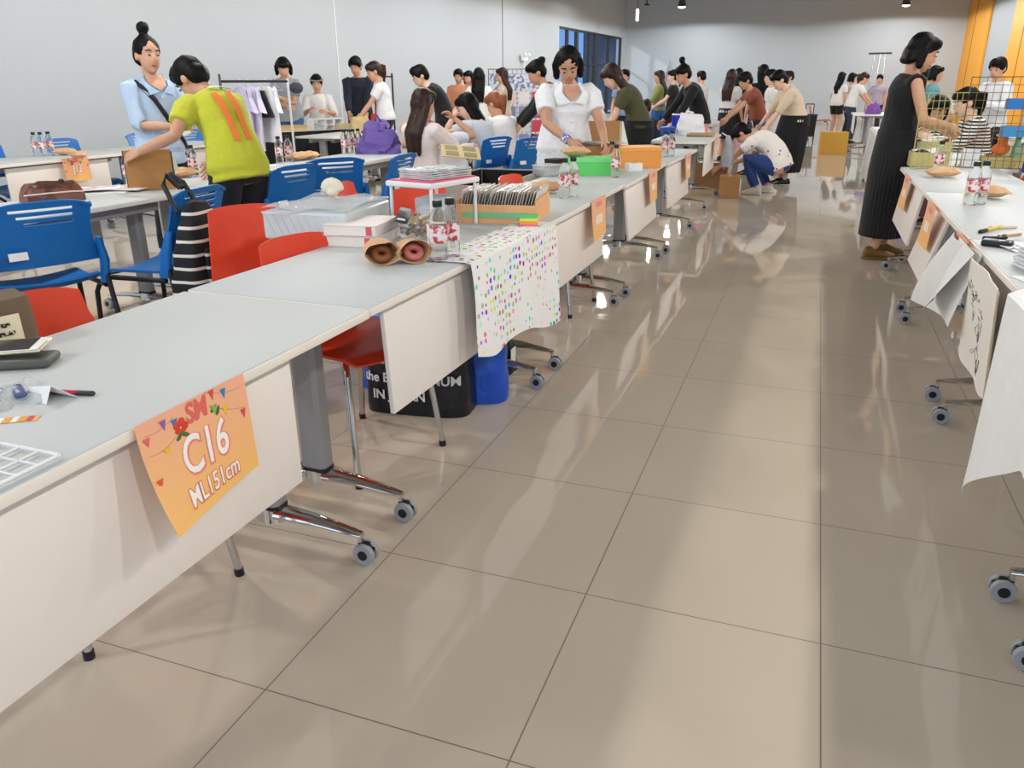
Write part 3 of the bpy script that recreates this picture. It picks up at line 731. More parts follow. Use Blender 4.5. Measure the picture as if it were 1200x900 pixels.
PPL = [
 dict(label='person in a light blue shirt with a high bun and a black shoulder strap', x=-4.70, y=4.95, face=-108, H=1.63, hair='topknot', top=('#b9cfe6', 'elbow', -.22), bottom=('trousers', '#17181c', 1), R=(.04, .27, 1.03), L=(-.10, .27, 1.06), head=(6, -4, -2), vox=.010, extra=x_lightblue, fringe=False),
 dict(label='person in a yellow shirt with an orange number, leaning over the table', x=-3.30, y=4.03, face=72, H=1.57, hair='short', lean=36, top=('#c3c636', 'short', -.14), bottom=('trousers', '#191a1e', 1), L=(-.47, .2, .99), R=(.16, .52, .82), head=(48, 16, 0), vox=.010, skin=1, extra=x_yellow, poleL=(-.7, .1, -.6), fat=1.08),
 dict(label='person with a black bob in a grey tee, arms folded over a dark cap', x=bx(333, 72, 10.25), y=10.25, face=-165, H=1.70, hair='bob', lean=8, head=(35, 18, 0), top=('#9a9c9f', 'short', -.12), bottom=('trousers', '#3d5c82', 1), L=(.06, .22, 1.12), R=(-.06, .22, 1.0), eyes=False),
 dict(label='person with a headband and white top sitting beside the grey tee', x=bx(371, 95, 11.0), y=11.0, face=-155, H=1.62, hip=.70, hair='short', head=(12, 5, 0), top=('#e8e6e4', 'elbow', -.1), bottom=('trousers', '#55606c', 1), L=(-.16, .32, .95), R=(.1, .34, .98), extra=x_band, vox=.012),
 dict(label='person in a navy jacket looking down at the stall', x=bx(418, 76, 11.4), y=11.4, face=-150, H=1.72, hair='short', lean=6, head=(22, -20, 0), top=('#171c2c', 'long', -.15), bottom=('trousers', '#15171c', 1), skin=1, L=(-.1, .3, .85), R=(.15, .35, .85)),
 dict(label='person in a white tee with a reddish ponytail and a red waist bag', x=bx(447, 80, 10.5), y=10.5, face=118, H=1.62, hair='pony', hc=HAIRD, lean=10, head=(22, 10, 0), top=('#e9eaec', 'short', -.02), bottom=('trousers', '#16171b', 1), L=(-.25, .42, .80), R=(.22, -.02, .72), extra=x_redbag),
 dict(label='seated woman with long straight brown hair and a pale pink top', x=-3.24, y=6.5, face=-20, H=1.62, hip=.50, feet=((-.12, .42), (.12, .42)), hair='long', hc=HAIRD, top=('#e6d8d4', 'long', -.1), bottom=('trousers', '#8c7e74', 1), L=(-.2, .42, .78), R=(.2, .42, .78), head=(14, -10, 0), eyes=False, vox=.011),
 dict(label='person in a black tee bending to the left behind the long brown hair', x=bx(515, 92, 9.8), y=9.8, face=118, H=1.62, hair='short', lean=34, head=(28, 8, 0), top=('#0f1013', 'short', -.14), bottom=('trousers', '#15161a', 1), L=(-.2, .45, .85), R=(.2, .45, .85), skin=2),
 dict(label='seated person in a white tee bowing an auburn head, elbow raised', x=bx(524, 135, 7.05), y=7.05, face=60, H=1.58, hip=.48, lean=48, feet=((-.12, .42), (.12, .42)), hair='long', hc=HAIRO, top=('#e8e8ea', 'short', -.1), bottom=('trousers', '#30333a', 1), L=(-.1, .5, .95), R=(.28, .25, 1.02), head=(60, 15, 0), poleR=(1, .3, .6), eyes=False, vox=.012),
 dict(label='seated woman with long black hair resting a cheek on her hand', x=bx(566, 122, 7.75), y=7.75, face=80, H=1.62, hip=.50, lean=20, feet=((-.12, .42), (.12, .42)), hair='long', top=('#cfd4da', 'short', -.1), bottom=('trousers', '#22262c', 1), L=(-.08, .30, 1.02), R=(.2, .40, .80), head=(34, 20, 10), skin=2, vox=.012),
 dict(label='seated woman with an orange-brown ponytail in a white vest', x=bx(590, 116, 8.6), y=8.6, face=52, H=1.60, hip=.50, lean=16, feet=((-.12, .42), (.12, .42)), hair='pony', hc=HAIRO, top=('#f0f0f2', 'none', -.06), bottom=('trousers', '#8d9398', 1), L=(-.2, .42, .8), R=(.1, .42, .82), head=(30, 25, 0), eyes=False, vox=.012),
 dict(label='person with a black face mask beside a coral jacket, far behind', x=bx(538, 90, 14), y=14, face=-160, H=1.57, hair='short', head=(12, -15, 0), top=('#c68664', 'long', -.1), bottom=('trousers', '#26282e', 1), skin=1),
 dict(label='person all in black with short hair, right of the coral jacket', x=bx(550, 92, 14.2), y=14.2, face=170, H=1.54, hair='bob', head=(10, 0, 0), top=('#121317', 'long', -.1), bottom=('trousers', '#121317', 1)),
 dict(label='person with very long black hair seen from behind, white top', x=bx(561, 88, 12.5), y=12.5, face=12, H=1.55, hair='long', top=('#dfe0dc', 'short', -.08), bottom=('trousers', '#22242a', 1), eyes=False),
 dict(label='person with long dark brown hair and beige top by the poster rack', x=bx(590, 88, 13.6), y=13.6, face=95, H=1.57, hair='long', hc=HAIRD, top=('#c3b3a2', 'short', -.1), bottom=('trousers', '#5d4c48', 1), head=(10, 8, 0)),
 dict(label='person in black with a low bun reaching down, behind the white shirt', x=bx(650, 78, 9.1), y=9.1, face=112, H=1.60, hair='bun', lean=26, head=(30, 5, 0), top=('#131418', 'long', -.1), bottom=('trousers', '#e3e1df', 1), L=(-.25, .48, .80), R=(.2, .50, .82), eyes=False),
 dict(label='woman in a big white shirt unpacking a cardboard box at the table', x=-1.80, y=6.08, face=-146, H=1.57, hair='bob', lean=8, head=(38, -14, 4), fringe=False, top=('#f2f2f3', 'short', -.34), bottom=('trousers', '#e7e8ea', 1), R=(.08, .34, .95), L=(-.20, .36, .93), fat=1.25, skin=1, vox=.009, extra=x_wrist, poleR=(.9, -.2, -.5)),
 dict(label='woman with brown hair in an olive tee and black skirt, bending left', x=-1.83, y=8.75, face=105, H=1.58, hair='long', hc=HAIRD, lean=32, head=(42, 10, 0), top=('#4a4a2c', 'short', .05), bottom=('skirt', '#101114', .42), L=(-.14, .40, .72), R=(.16, .34, .72), vox=.011, eyes=False, skin=2),
 dict(label='person with short black hair peeking out above the olive shoulder', x=bx(733, 86, 15), y=15, face=175, H=1.55, hair='short', top=('#7d96b8', 'short', -.1), bottom=('trousers', '#22242a', 1)),
 dict(label='small seated person with a bun and a dark blue top, far behind', x=bx(757, 122, 12.5), y=12.5, face=20, H=1.5, hip=.40, feet=((-.12, .4), (.12, .4)), hair='bun', hc=HAIRD, top=('#1f3048', 'long', -.1), bottom=('trousers', '#1b1c20', 1), eyes=False, hipy=0),
 dict(label='woman in a yellow-green blouse and blue skirt at the far wall', x=bx(774, 88, 17), y=17, face=100, H=1.55, hair='long', hc=HAIRD, top=('#8a8f4e', 'long', -.05), bottom=('skirt', '#2b62a4', .85), L=(-.14, .34, .98), R=(.12, .34, 1.0)),
 dict(label='woman in black with tied hair, right of the yellow-green blouse', x=bx(790, 87, 16.6), y=16.6, face=98, H=1.55, hair='pony', top=('#16171a', 'short', -.1), bottom=('trousers', '#15161a', 1), L=(-.15, .35, .95), R=(.1, .34, .95), skin=2),
 dict(label='person in a black jacket with a topknot, bending to the left', x=bx(818, 96, 11.6), y=11.6, face=115, H=1.60, hair='topknot', lean=30, head=(24, 8, 0), top=('#0f1014', 'long', -.14), bottom=('trousers', '#15161a', 1), L=(-.22, .42, .75), R=(.2, .45, .78), skin=1),
 dict(label='person in a pale shirt with short hair walking by the back wall', x=bx(823, 88, 19), y=19, face=60, H=1.56, hair='short', top=('#d0cfcc', 'short', -.1), bottom=('trousers', '#202228', 1), eyes=False),
 dict(label='girl in a white tee and dark skirt with long brown hair, back turned', x=bx(857, 88, 15), y=15, face=-25, H=1.52, hair='long', hc=HAIRD, top=('#d9d5d2', 'short', .05), bottom=('skirt', '#1c1e26', .5), eyes=False, L=(-.2, .3, .8), R=(.24, .1, .78)),
 dict(label='person in black right behind the girl in the white tee', x=bx(866, 86, 16), y=16, face=20, H=1.55, hair='long', top=('#121316', 'long', -.1), bottom=('trousers', '#141519', 1), eyes=False),
 dict(label='person in a rust tee and jeans leaning left over the table', x=bx(889, 95, 12.8), y=12.8, face=106, H=1.50, hair='short', lean=26, head=(28, 8, 0), top=('#8a4832', 'short', .02), bottom=('trousers', '#243048', 1), L=(-.2, .52, .84), R=(.16, .5, .82), skin=1),
 dict(label='woman with long wavy black hair down a black dress, behind the rust tee', x=bx(895, 83, 14.6), y=14.6, face=30, H=1.58, hair='long', top=('#101114', 'short', -.1), bottom=('skirt', '#0f1013', .7), eyes=False),
 dict(label='person in white with black hair, half hidden by the cream sweater', x=bx(909, 90, 14), y=14, face=110, H=1.5, hair='short', top=('#e2e2e0', 'short', -.1), bottom=('trousers', '#d8d8d6', 1), lean=10, skin=2),
 dict(label='woman in a cream sweater and black skirt bending over a pink bag', x=bx(932, 96, 11.7), y=11.7, face=108, H=1.52, hair='pony', lean=28, head=(38, 8, 0), top=('#d8c4a8', 'elbow', .04), bottom=('skirt', '#101113', .78), L=(-.18, .46, .70), R=(.16, .46, .72), fat=1.3, skin=2),
 dict(label='small far person in the background just left of the bag trolley', x=bx(926, 89, 20), y=20, face=120, H=1.55, hair='short', top=('#c9c7c4', 'short', -.1), bottom=('trousers', '#24262c', 1)),
 dict(label='crouching person in a floral white shirt and jeans in the aisle', x=-.52, y=10.62, face=76, H=1.62, hip=.36, hipy=-.16, lean=62, feet=((-.14, .06), (.14, .0)), hair='short', head=(62, 0, 0), top=(pattern('spots', '#7a3f4a', '#e9e2dc', 14, thr=.17), 'short', -.12), bottom=('trousers', '#223f78', 1), L=(-.22, .55, .30), R=(.18, .48, .34), fat=1.15, skin=1, shoes='#d9cfc0', vox=.011, eyes=False, knee=lambda sd: (sd*.35, 1, .35)),
 dict(label='girl with bare legs in a white tee and black shorts, long black hair', x=.45, y=22.6, face=-40, H=1.55, hair='long', top=('#dedad6', 'short', -.1), bottom=('shorts', '#14151a', .4), eyes=False, lean=6, shoes='#a86a5a'),
 dict(label='dark-haired person between the girl with bare legs and the ponytail', x=.72, y=22.9, face=-70, H=1.53, hair='bob', top=('#cfc9c2', 'short', -.1), bottom=('trousers', '#2a2c34', 1)),
 dict(label='girl in a white tee and jeans with brown hair, bending to the right', x=.74, y=20.4, face=-76, H=1.55, hair='pony', hc=HAIRD, lean=22, head=(26, 0, 0), top=('#e2dfdb', 'short', -.05), bottom=('trousers', '#2b3850', 1), L=(-.2, .46, .85), R=(.2, .46, .82)),
 dict(label='small far person in a lavender top at the right-hand back', x=bx(1031, 95, 24), y=24, face=170, H=1.5, hair='short', top=('#a99fb0', 'short', -.1), bottom=('trousers', '#2a2c34', 1)),
 dict(label='woman with a black bob in a black top and long pleated skirt', x=.60, y=6.86, face=-76, H=1.62, hair='bob', head=(22, -4, 0), lean=4, top=('#0d0d10', 'none', .12), bottom=('skirt', '#141417', .80), R=(.15, .29, 1.0), L=(-.13, .33, .97), feet=((-.09, .04), (.09, -.08)), vox=.009, shoes='#7a5a2c', shoe2='#8a6a3a', skin=1),
 dict(label='seated woman in a black and white striped shirt behind the wire grid', x=1.42, y=8.6, face=95, H=1.60, hip=.52, lean=18, feet=((-.12, .42), (.12, .42)), hair='pony', head=(22, 5, 0), top=(pattern('stripe', '#1b1c1f', '#e4e2dc', 11, axis='Z'), 'long', -.1), bottom=('trousers', '#7a4a58', 1), L=(-.2, .44, .84), R=(.16, .4, .86), skin=2, vox=.011),
 dict(label='person in black resting beside the striped shirt', x=1.05, y=9.3, face=-160, H=1.6, hip=.45, hipy=0, feet=((-.12, .4), (.12, .4)), hair='bob', lean=18, head=(28, 0, 0), top=('#101116', 'short', -.1), bottom=('trousers', '#1b1c20', 1), skin=1),
 dict(label='person in a white shirt in front of the yellow wall, holding blue trays', x=bx(1174, 78, 11.3), y=11.3, face=125, H=1.56, hair='short', head=(18, 20, 0), lean=5, top=('#e2e4e6', 'long', -.1), bottom=('trousers', '#24262c', 1), L=(-.15, .3, 1.1), R=(.15, .3, 1.1)),
 dict(label='seated person in a blue shirt and white cap seen through the grid', x=bx(1090, 128, 10.6), y=10.6, face=-70, H=1.6, hip=.38, hipy=0, lean=18, feet=((-.12, .42), (.12, .42)), hair='short', hc=mat('#d8d2cc', .7), head=(30, 0, 0), top=('#4d6fa6', 'short', -.1), bottom=('trousers', '#30343c', 1), L=(-.15, .42, .75), R=(.15, .42, .75)),
 dict(label='person in a pink top with dark hair at the right edge, behind the grid', x=1.92, y=8.0, face=-60, H=1.55, hip=.40, hipy=0, feet=((-.12, .42), (.12, .42)), hair='bun', lean=10, top=('#d9a7a2', 'short', -.1), bottom=('trousers', '#6b3a3a', 1), eyes=False),
 dict(label='far person in a bright green top, right of the black bob', x=bx(1090, 78, 15.5), y=15.5, face=100, H=1.5, hair='short', top=('#5db13a', 'short', -.1), bottom=('trousers', '#7d8f72', 1), skin=1),
 dict(label='far person in a teal top beside the bright green one', x=bx(1097, 77, 14.6), y=14.6, face=-95, H=1.53, hair='bob', top=('#5f97a0', 'short', -.1), bottom=('trousers', '#2a2c34', 1), eyes=False),
]
for k in PPL: person(**k)
# ------------------------------------------------------------------ things on and around the tables
def Q(px, py, dz=0, x=None):
    p = P(px, py, z=TZ) + V((0, 0, dz))
    if -4.6 < p.x < -4.0: p *= 4.0/abs(p.x); p.x = -3.985; p.z = TZ+dz     # keep it on the second-row table
    return p
def bag_mesh(w, d, h, seed=0, top=.55, amp=.012, n=20, squeeze=1.0):
    """soft bag: rounded box that narrows towards the top, crumpled"""
    m = MB(); rings = []
    for i in range(11):
        f = i/10; k = 1-(1-top)*f**1.6
        rings.append((f*h, w/2*k, d/2*k*(1 if f < .8 else 1-(f-.8)*3*squeeze*.9)))
    n2 = 36; L = []
    for z, a, b in rings:
        row = []
        for j in range(n2):
            t = 2*PI*j/n2; c, s_ = math.cos(t), math.sin(t); e = .45
            row.append(m.bm.verts.new((a*math.copysign(abs(c)**e, c), b*math.copysign(abs(s_)**e, s_), z)))
        L.append(row)
    for r0, r1 in zip(L, L[1:]):
        for j in range(n2): m.bm.faces.new((r0[j], r0[(j+1) % n2], r1[(j+1) % n2], r1[j]))
    m.bm.faces.new(L[0][::-1]); m.bm.faces.new(L[-1])
    for v in m.bm.verts:
        q = noise.noise_vector(V(v.co)*14+V((seed*3.1, seed, 0)))*amp; q.z *= min(1, v.co.z/h*3) ; v.co += q
        if v.co.z < .002: v.co.z = .001
    return m
# ---- bottles
def bottle(label, loc):
    t = thing('water_bottle', label, 'bottle', loc, 0, 'bottled water handed out on the tables')
    MB().lathe([(.001, 0), (.026, 0), (.031, .006), (.031, .05), (.029, .055), (.031, .06), (.031, .135), (.028, .155), (.016, .175), (.0125, .183), (.0125, .19)], n=20).build('bottle_body', CLEAR, t)
    lb = MB().lathe([(.0314, .066), (.0318, .067), (.0318, .124), (.0314, .125)], n=20).build('wrap_label', pattern('blobs', '#c23a3a', '#e8dfe0', 38, thr=.5, rough=.4), t)
    MB().lathe([(.0001, .186), (.0165, .186), (.017, .19), (.017, .204), (.0155, .208), (.0001, .208)], n=20).build('cap', BLACKPL, t)
    return t
bt0 = None
BT = [((44, 183), 'left bottle of the three on the wall-side table by the J13 sign'), ((52, 183), 'middle bottle of the three on the wall-side table by the J13 sign'), ((61, 182), 'right bottle of the three on the wall-side table by the J13 sign'),
      ((149, 208), 'left bottle of the pair just behind the upright brown box'), ((156, 210), 'right bottle of the pair just behind the upright brown box'), ((228, 207), 'single bottle in front of the yellow shirt'),
      ((326, 186), 'left bottle of the pair behind the kraft packets by the rack pole'), ((337, 185), 'right bottle of the pair behind the kraft packets by the rack pole'),
      ((403, 180), 'first from the left of four bottles left of the purple bag'), ((409, 179), 'second from the left of four bottles left of the purple bag'), ((415, 179), 'third from the left of four bottles left of the purple bag'), ((421, 178), 'rightmost of four bottles, nearest the purple bag'),
      ((515, 306), 'nearer bottle with red lettering beside the open kraft packets'), ((529, 302), 'bottle right behind the one beside the open kraft packets'),
      ((661, 232), 'left bottle of the pair in front of the green box'), ((671, 230), 'right bottle of the pair in front of the green box'), ((721, 208), 'bottle between the green box and the orange box'), ((716, 202), 'bottle just behind the one between the green and orange boxes'),
      ((779, 184), 'left bottle of the pair beyond the orange box'), ((786, 183), 'right bottle of the pair beyond the orange box'),
      ((1098, 203), 'single bottle right by the wire grid on the right-hand table'), ((1136, 240), 'left bottle of the pair on the right-hand table'), ((1147, 239), 'right bottle of the pair on the right-hand table')]
for (a, b), l in BT:
    p = Q(a, b)
    if bt0 is None: bt0 = bottle(l, p)
    else: dup(bt0, l, p, random.uniform(0, 360))
# ---- kraft packets
def kraft(label, loc, rz, seed, open_=False, L=.19, W=.12, H=.06, donut=None):
    t = thing('kraft_packet', label, 'paper bag', loc, rz, 'kraft snack packets on the tables')
    def f(u, v, s):
        a = abs(2*u-1); b = abs(2*v-1)
        hh = H/2*max(0, (1-b**3))*(max(0, 1-a**4) if not open_ else (1 if u > .5 else max(0, 1-a**4)))
        p = V(((u-.5)*L, (v-.5)*W*(1+.25*(u-.5)*(1 if open_ else -1)), H/2+s*hh*(1.25 if open_ and u > .6 else 1)))
        return p + noise.noise_vector(p*22+V((seed, 0, 0)))*.010
    m = MB().grid(lambda u, v: f(u, v, 1), 18, 14, .0012); b = MB().grid(lambda u, v: f(1-u, v, -1), 18, 14, .0012)
    tm = bpy.data.meshes.new('t'); b.bm.to_mesh(tm); b.bm.free(); m.bm.from_mesh(tm); bpy.data.meshes.remove(tm)
    zmin = min(v.co.z for v in m.bm.verts); m.move(T(0, 0, -zmin+.001))
    m.build('paper_wrap', KRAFT, t)
    if donut:
        d = MB(); R0, r0 = .032, .017
        g = [[V(((R0+r0*math.cos(b))*math.cos(a), (R0+r0*math.cos(b))*math.sin(a), r0*math.sin(b))) for b in [2*PI*j/12 for j in range(12)]] for a in [2*PI*i/24 for i in range(24)]]
        vs = [[d.bm.verts.new(p) for p in r] for r in g]
        for i in range(24):
            for j in range(12): d.bm.faces.new((vs[i][j], vs[(i+1) % 24][j], vs[(i+1) % 24][(j+1) % 12], vs[i][(j+1) % 12]))
        d.move(T(L*.26, 0, .036) @ RY(38) @ Matrix.Scale(.72, 4)); d.build('doughnut', mat(donut, .5, bump=.2), t)
    return t
kraft('open kraft packet with a brown glazed roll, left of the two beside the bottles', Q(446, 307), -52, 3, True, .145, .11, .06, '#8a5630')
kraft('open kraft packet with a pink iced doughnut, right of the two beside the bottles', Q(482, 305), -48, 9, True, .145, .11, .06, '#c9736a')
k0 = None
for (a, b), rz, l in (((78, 182), 20, 'kraft packet leaning by the three bottles on the wall-side table'), ((212, 197), 60, 'kraft packet between the upright brown box and the yellow shirt'),
                      ((348, 183), 70, 'kraft packet at the foot of the rack pole, left of the two'), ((360, 186), 10, 'kraft packet at the foot of the rack pole, right of the two'), ((640, 226), 30, 'kraft packet left of the bottle pair on the table with the black case'),
                      ((771, 180), 40, 'kraft packet left of the bottle pair beyond the orange box'), ((1104, 208), 15, 'kraft packet in front of the wire grid on the right-hand table'), ((1158, 232), -50, 'kraft packet behind the bottle pair on the right-hand table'), ((93, 186), -30, 'kraft packet above the J13 sign')):
    if k0 is None: k0 = kraft(l, Q(a, b), rz, 5)
    else: dup(k0, l, Q(a, b), rz)
k1 = kraft('kraft packet lying on top of the green box', V((-1.50, 5.32, TZ+.118)), 30, 8)
# ---- orange table signs
def sign_mat():
    m = bpy.data.materials.new('orange_print'); m.use_nodes = True; nt = m.node_tree; b = nt.nodes['Principled BSDF']; b.inputs['Roughness'].default_value = .55
    tc = nt.nodes.new('ShaderNodeTexCoord'); sp = nt.nodes.new('ShaderNodeSeparateXYZ'); nt.links.new(tc.outputs['Object'], sp.inputs[0])
    mr = nt.nodes.new('ShaderNodeMapRange'); mr.inputs[1].default_value = -.22; mr.inputs[2].default_value = 0; nt.links.new(sp.outputs['Z'], mr.inputs[0])
    r = nt.nodes.new('ShaderNodeValToRGB'); r.color_ramp.elements[0].color = lin('#fac06a'); r.color_ramp.elements[1].color = lin('#f5b391'); nt.links.new(mr.outputs[0], r.inputs[0])
    nt.links.new(r.outputs[0], b.inputs['Base Color']); return m
SIGNM = sign_mat()
def sheet_pt(u, v, W, H, bend): return V((.004+bend*v*v*(1-u)**1.3+.010*v, (u-.5)*W, -v*H))
def sign(label, loc, rz, big=None, small=None, W=.30, H=.215, bend=.03):
    """hangs from the table edge, faces +x, u runs along +y"""
    t = thing('table_sign', label, 'sign', loc, rz, 'orange paper signs hanging from the tables')
    MB().grid(lambda u, v: sheet_pt(u, v, W, H, bend), 14, 12, .0006).build('paper', SIGNM, t)
    if not big: 
        MB().grid(lambda u, v: sheet_pt(.3+.4*u, .1+.12*v, W, H, bend)+V((.0012, 0, 0)), 6, 3, .0004).build('heading', mat('#e98d84', .6), t)
        MB().grid(lambda u, v: sheet_pt(.25+.5*u, .42+.22*v, W, H, bend)+V((.0012, 0, 0)), 6, 3, .0004).build('print_line', mat('#f7dfd2', .6), t)
        return t
    ctr = lambda v: T(*(sheet_pt(.5, v, W, H, bend)+V((.0018, 0, 0)))) @ Matrix(((0, 0, 1, 0), (1, 0, 0, 0), (0, 1, 0, 0), (0, 0, 0, 1)))
    k = W/.30
    def bendtext(name, s, size, v, m, off=(0, 0), bold=0, depth=.0004, shear=.12, lift=0, sx=1):
        a = MB().text(s, size, T(off[0], off[1], lift), depth, bold, shear)
        for q in a.bm.verts:      # wrap the lettering onto the curled sheet
            u_ = .5 + q.co.x*sx/W; v_ = v - q.co.y/H; p = sheet_pt(u_, v_, W, H, bend) + V((.0014+q.co.z, 0, 0)); q.co = p
        return a.build(name, m, t, smooth=False)
    CO = mat('#ee8a78', .6); WH = mat('#fbf2ee', .6)
    bendtext('number_shadow', big, .105*k, .50, CO, (.004*k, -.001), .0042*k, sx=.76); bendtext('number', big, .105*k, .50, WH, (0, .0015), .0012*k, lift=.0008, sx=.76)
    if small: bendtext('size_shadow', small, .05*k, .83, mat('#d9805f', .6), (.0015, -.0005), .0028*k, sx=.84); bendtext('size_text', small, .05*k, .83, WH, (0, .0008), .0004, lift=.0008, sx=.84)
    bendtext('heading', 'SM', .056*k, .13, mat('#e2695f', .6), (0, .001), .0018, sx=.85)
    if k > .8:
        fl = MB()
        for a in range(5): fl.ell(sheet_pt(.345, .20, W, H, bend)+V((.001, .011*math.cos(a*1.257), .011*math.sin(a*1.257))), (.001, .009, .009), u=10, v=6)
        fl.build('printed_flower', mat('#d9442c', .6), t)
        for (u, v, a) in ((.31, .28, 40), (.37, .28, -30), (.655, .19, 30), (.69, .23, 60)):
            MB().ell(sheet_pt(u, v, W, H, bend)+V((.0008, 0, 0)), (.0008, .012, .005), RX(a), 10, 6).build('printed_leaf', mat('#4f6b3c', .6), t)
        for (u, v, c) in ((.06, .18, '#e26f70'), (.21, .10, '#8d6aa8'), (.30, .14, '#2f7fd0'), (.19, .34, '#f4c531'), (.055, .55, '#e2603c'), (.66, .05, '#e14d4d'), (.77, .09, '#2f7fd0'), (.655, .20, '#7db94a'), (.76, .26, '#f4c531'), (.93, .38, '#e4486a')):
            c0 = sheet_pt(u, v, W, H, bend)+V((.0012, 0, 0)); pn = MB().prism([c0+V((0, -.008, .009)), c0+V((0, .008, .009)), c0+V((0, .002, -.013))], (.0006, 0, 0)); pn.build('pennant', mat(c, .6), t, smooth=False)
        for (u0, v0, u1, v1) in ((.05, .12, .3, .08), (.6, .0, .95, .12), (.62, .14, .95, .33), (.05, .3, .28, .26)):
            MB().tube([sheet_pt(u0+(u1-u0)*q/6, v0+(v1-v0)*q/6+.03*math.sin(PI*q/6), W, H, bend)+V((.001, 0, 0)) for q in range(7)], .0006, 5).build('pennant_string', mat('#c98f77', .6), t)
    return t
sign('orange C16 sign with pennants, hanging from the nearest table', (-1.079, 1.112, .7335), 0, 'C16', 'ML151cm', bend=.05)
sign('orange J13 sign on the wall-side table', (-6.09, 5.38, .7335), 0, 'J13', W=.27, H=.2, bend=.01)
for l, x, y, r in (('orange sign on the table with the black lined case', -1.055, 4.2, 0), ('orange sign under the orange box', -1.044, 5.72, 0), ('orange sign on the table just past the orange box', -1.024, 7.26, 0), ('orange sign on the far table with the white plastic bag', -1.054, 9.75, 0),
                   ('orange sign right behind the black skirt on the right-hand table', .615, 5.87, 180), ('orange sign on the outward-tilted white panel of the right-hand table', .600, 4.47, 180)):
    sign(l, (x, y, .7335), r, bend=.012)
sign('orange sign hidden partly by a folded white paper on the right', (.60, 3.52, .7335), 180, bend=.06, W=.26)
fp = MB().grid(lambda u, v: V((.585-.05*v-.06*v*u, 3.50-.34*u*(1-.5*v), .73-.26*v)), 8, 8, .0008).build('folded_paper', PAPER); tag(fp, 'folded white paper hanging over the orange sign on the right', 'paper')
# ---- hanging sheets on the right
sh = MB().grid(lambda u, v: V((.59-.09*math.sin(v*1.3)*(.35+.65*(1-u)) - .02*math.sin(u*5+v*2), 3.66-.50*u+.10*v*(1-u), .725-.27*v-.05*v*(1-u))), 18, 16, .0012).build('paper_banner', mat('#e6e5e2', .6)); tag(sh, 'blank white paper banner curling out from the right-hand table', 'banner')
cv = thing('ink_drawing', 'pale canvas sheet with black ink drawing hanging on the right', 'canvas', (0, 0, 0))
def cvp(u, v, o=0):
    c = .05*max(0, abs(u-.5)*2-.8)**2*25*abs(v-.5)*.6; return V((.588+.025*v-.006*math.sin(u*9)-o, 3.22-.51*u, .712-.37*v+(c if v > .5 else -c)*.5))
MB().grid(lambda u, v: cvp(u, v) , 16, 16, .004).build('cloth_sheet', mat('#e9e3d8', .8, bump=.2, scale=120), cv)
MB().tube([cvp(0, .02), cvp(0, .5), cvp(0, .98), cvp(.5, 1), cvp(1, .98), cvp(1, .5), cvp(1, .02)], .004, 6).build('hem', mat('#cbbb9d', .8), cv)
ik_ = mat('#1e2126', .6)
rr = random.Random(4)
for k in range(16):
    u, v = .34+.02*k*.8+rr.uniform(-.08, .08), .22+.037*k; pts = []
    for q in range(9):
        pts.append(cvp(min(.9, max(.08, u)), min(.93, max(.06, v)), .0035)); u += rr.uniform(-.06, .055); v += rr.uniform(-.045, .055)
    MB().tube(pts, .0016, 5).build('ink_stroke', ik_, cv)
MB().tube([cvp(.62, .80, .0035), cvp(.68, .90, .0035), cvp(.74, .84, .0035), cvp(.77, .74, .0035)], .0028, 6).build('ink_stroke', mat('#23304f', .6), cv)
tc_ = thing('tablecloth', 'white tablecloth hanging deep over the near right table edge', 'cloth', (0, 0, 0))
def clp(u, v):      # u along the table towards the camera, v from the top over the edge and down
    y = 2.60-1.0*u
    if v < .35: return V((1.26-.67*(v/.35), y, .7345))
    w = (v-.35)/.65; drop = (.31+.32*max(0, 1-u/.55)**1.3)*w
    return V((.588-.012*w-.018*w*math.sin(u*13)-.012*w*math.sin(u*5+1), y-.08*w*(1-u), .7345-.012*w-drop))
MB().grid(clp, 40, 30, .0015).build('cloth', mat('#eeeeec', .7, bump=.1), tc_)
# ---- right table goods
def pen(label, a, b, c1, c2, r=.006, cat='pen', grp=None, name='marker_pen'):
    t = thing(name, label, cat, (0, 0, 0), 0, grp); a, b = V(a), V(b); a.z = b.z = TZ+r+.0005
    MB().tube([a, a.lerp(b, .72)], r, 12, True).build('barrel', mat(c1, .35), t); MB().tube([a.lerp(b, .70), b], r*1.06, 12, True).build('cap', mat(c2, .35), t); return t
gp = 'marker pens on the right-hand table'
pen('yellow marker with a black cap on the right-hand table', Q(1172, 268), Q(1148, 274), '#e8c94a', '#17181a', .008, grp=gp)
pen('thin pen with pale barrel, topmost of the pens on the right', Q(1190, 268), Q(1160, 269), '#d8c3a0', '#3a2a22', grp=gp)
pen('tan pen lying by the printed card on the right', Q(1195, 276), Q(1170, 279), '#caa57e', '#2a2224', grp=gp)
pen('slim black pen beside the black case', Q(1178, 281), Q(1153, 281), '#1b1b1f', '#101013', .007, grp=gp)
t = thing('black_case', 'small black case beside the pens on the right-hand table', 'case', Q(1168, 289, 0), 70); MB().box((0, 0, .0125), (.05, .10, .024), bev=.006).build('shell', mat('#141418', .4), t); MB().box((0, 0, .0125), (.0512, .1012, .002)).build('seam', mat('#2c2c31', .4), t)
t = thing('printed_card', 'grey printed card leaning by the pens on the right', 'card', Q(1190, 297, 0), 0); MB().box((.05, .06, .006), (.13, .20, .002), rot=(math.radians(3), 0, .4)).build('card', mat('#dfe0e2', .5), t)
for k in range(4): MB().box((.02+.012*k, .05+.03*k, .0085), (.07, .007, .0006), rot=(math.radians(3), 0, .4)).build('print_line', mat('#55565a', .6), t)
c0 = None
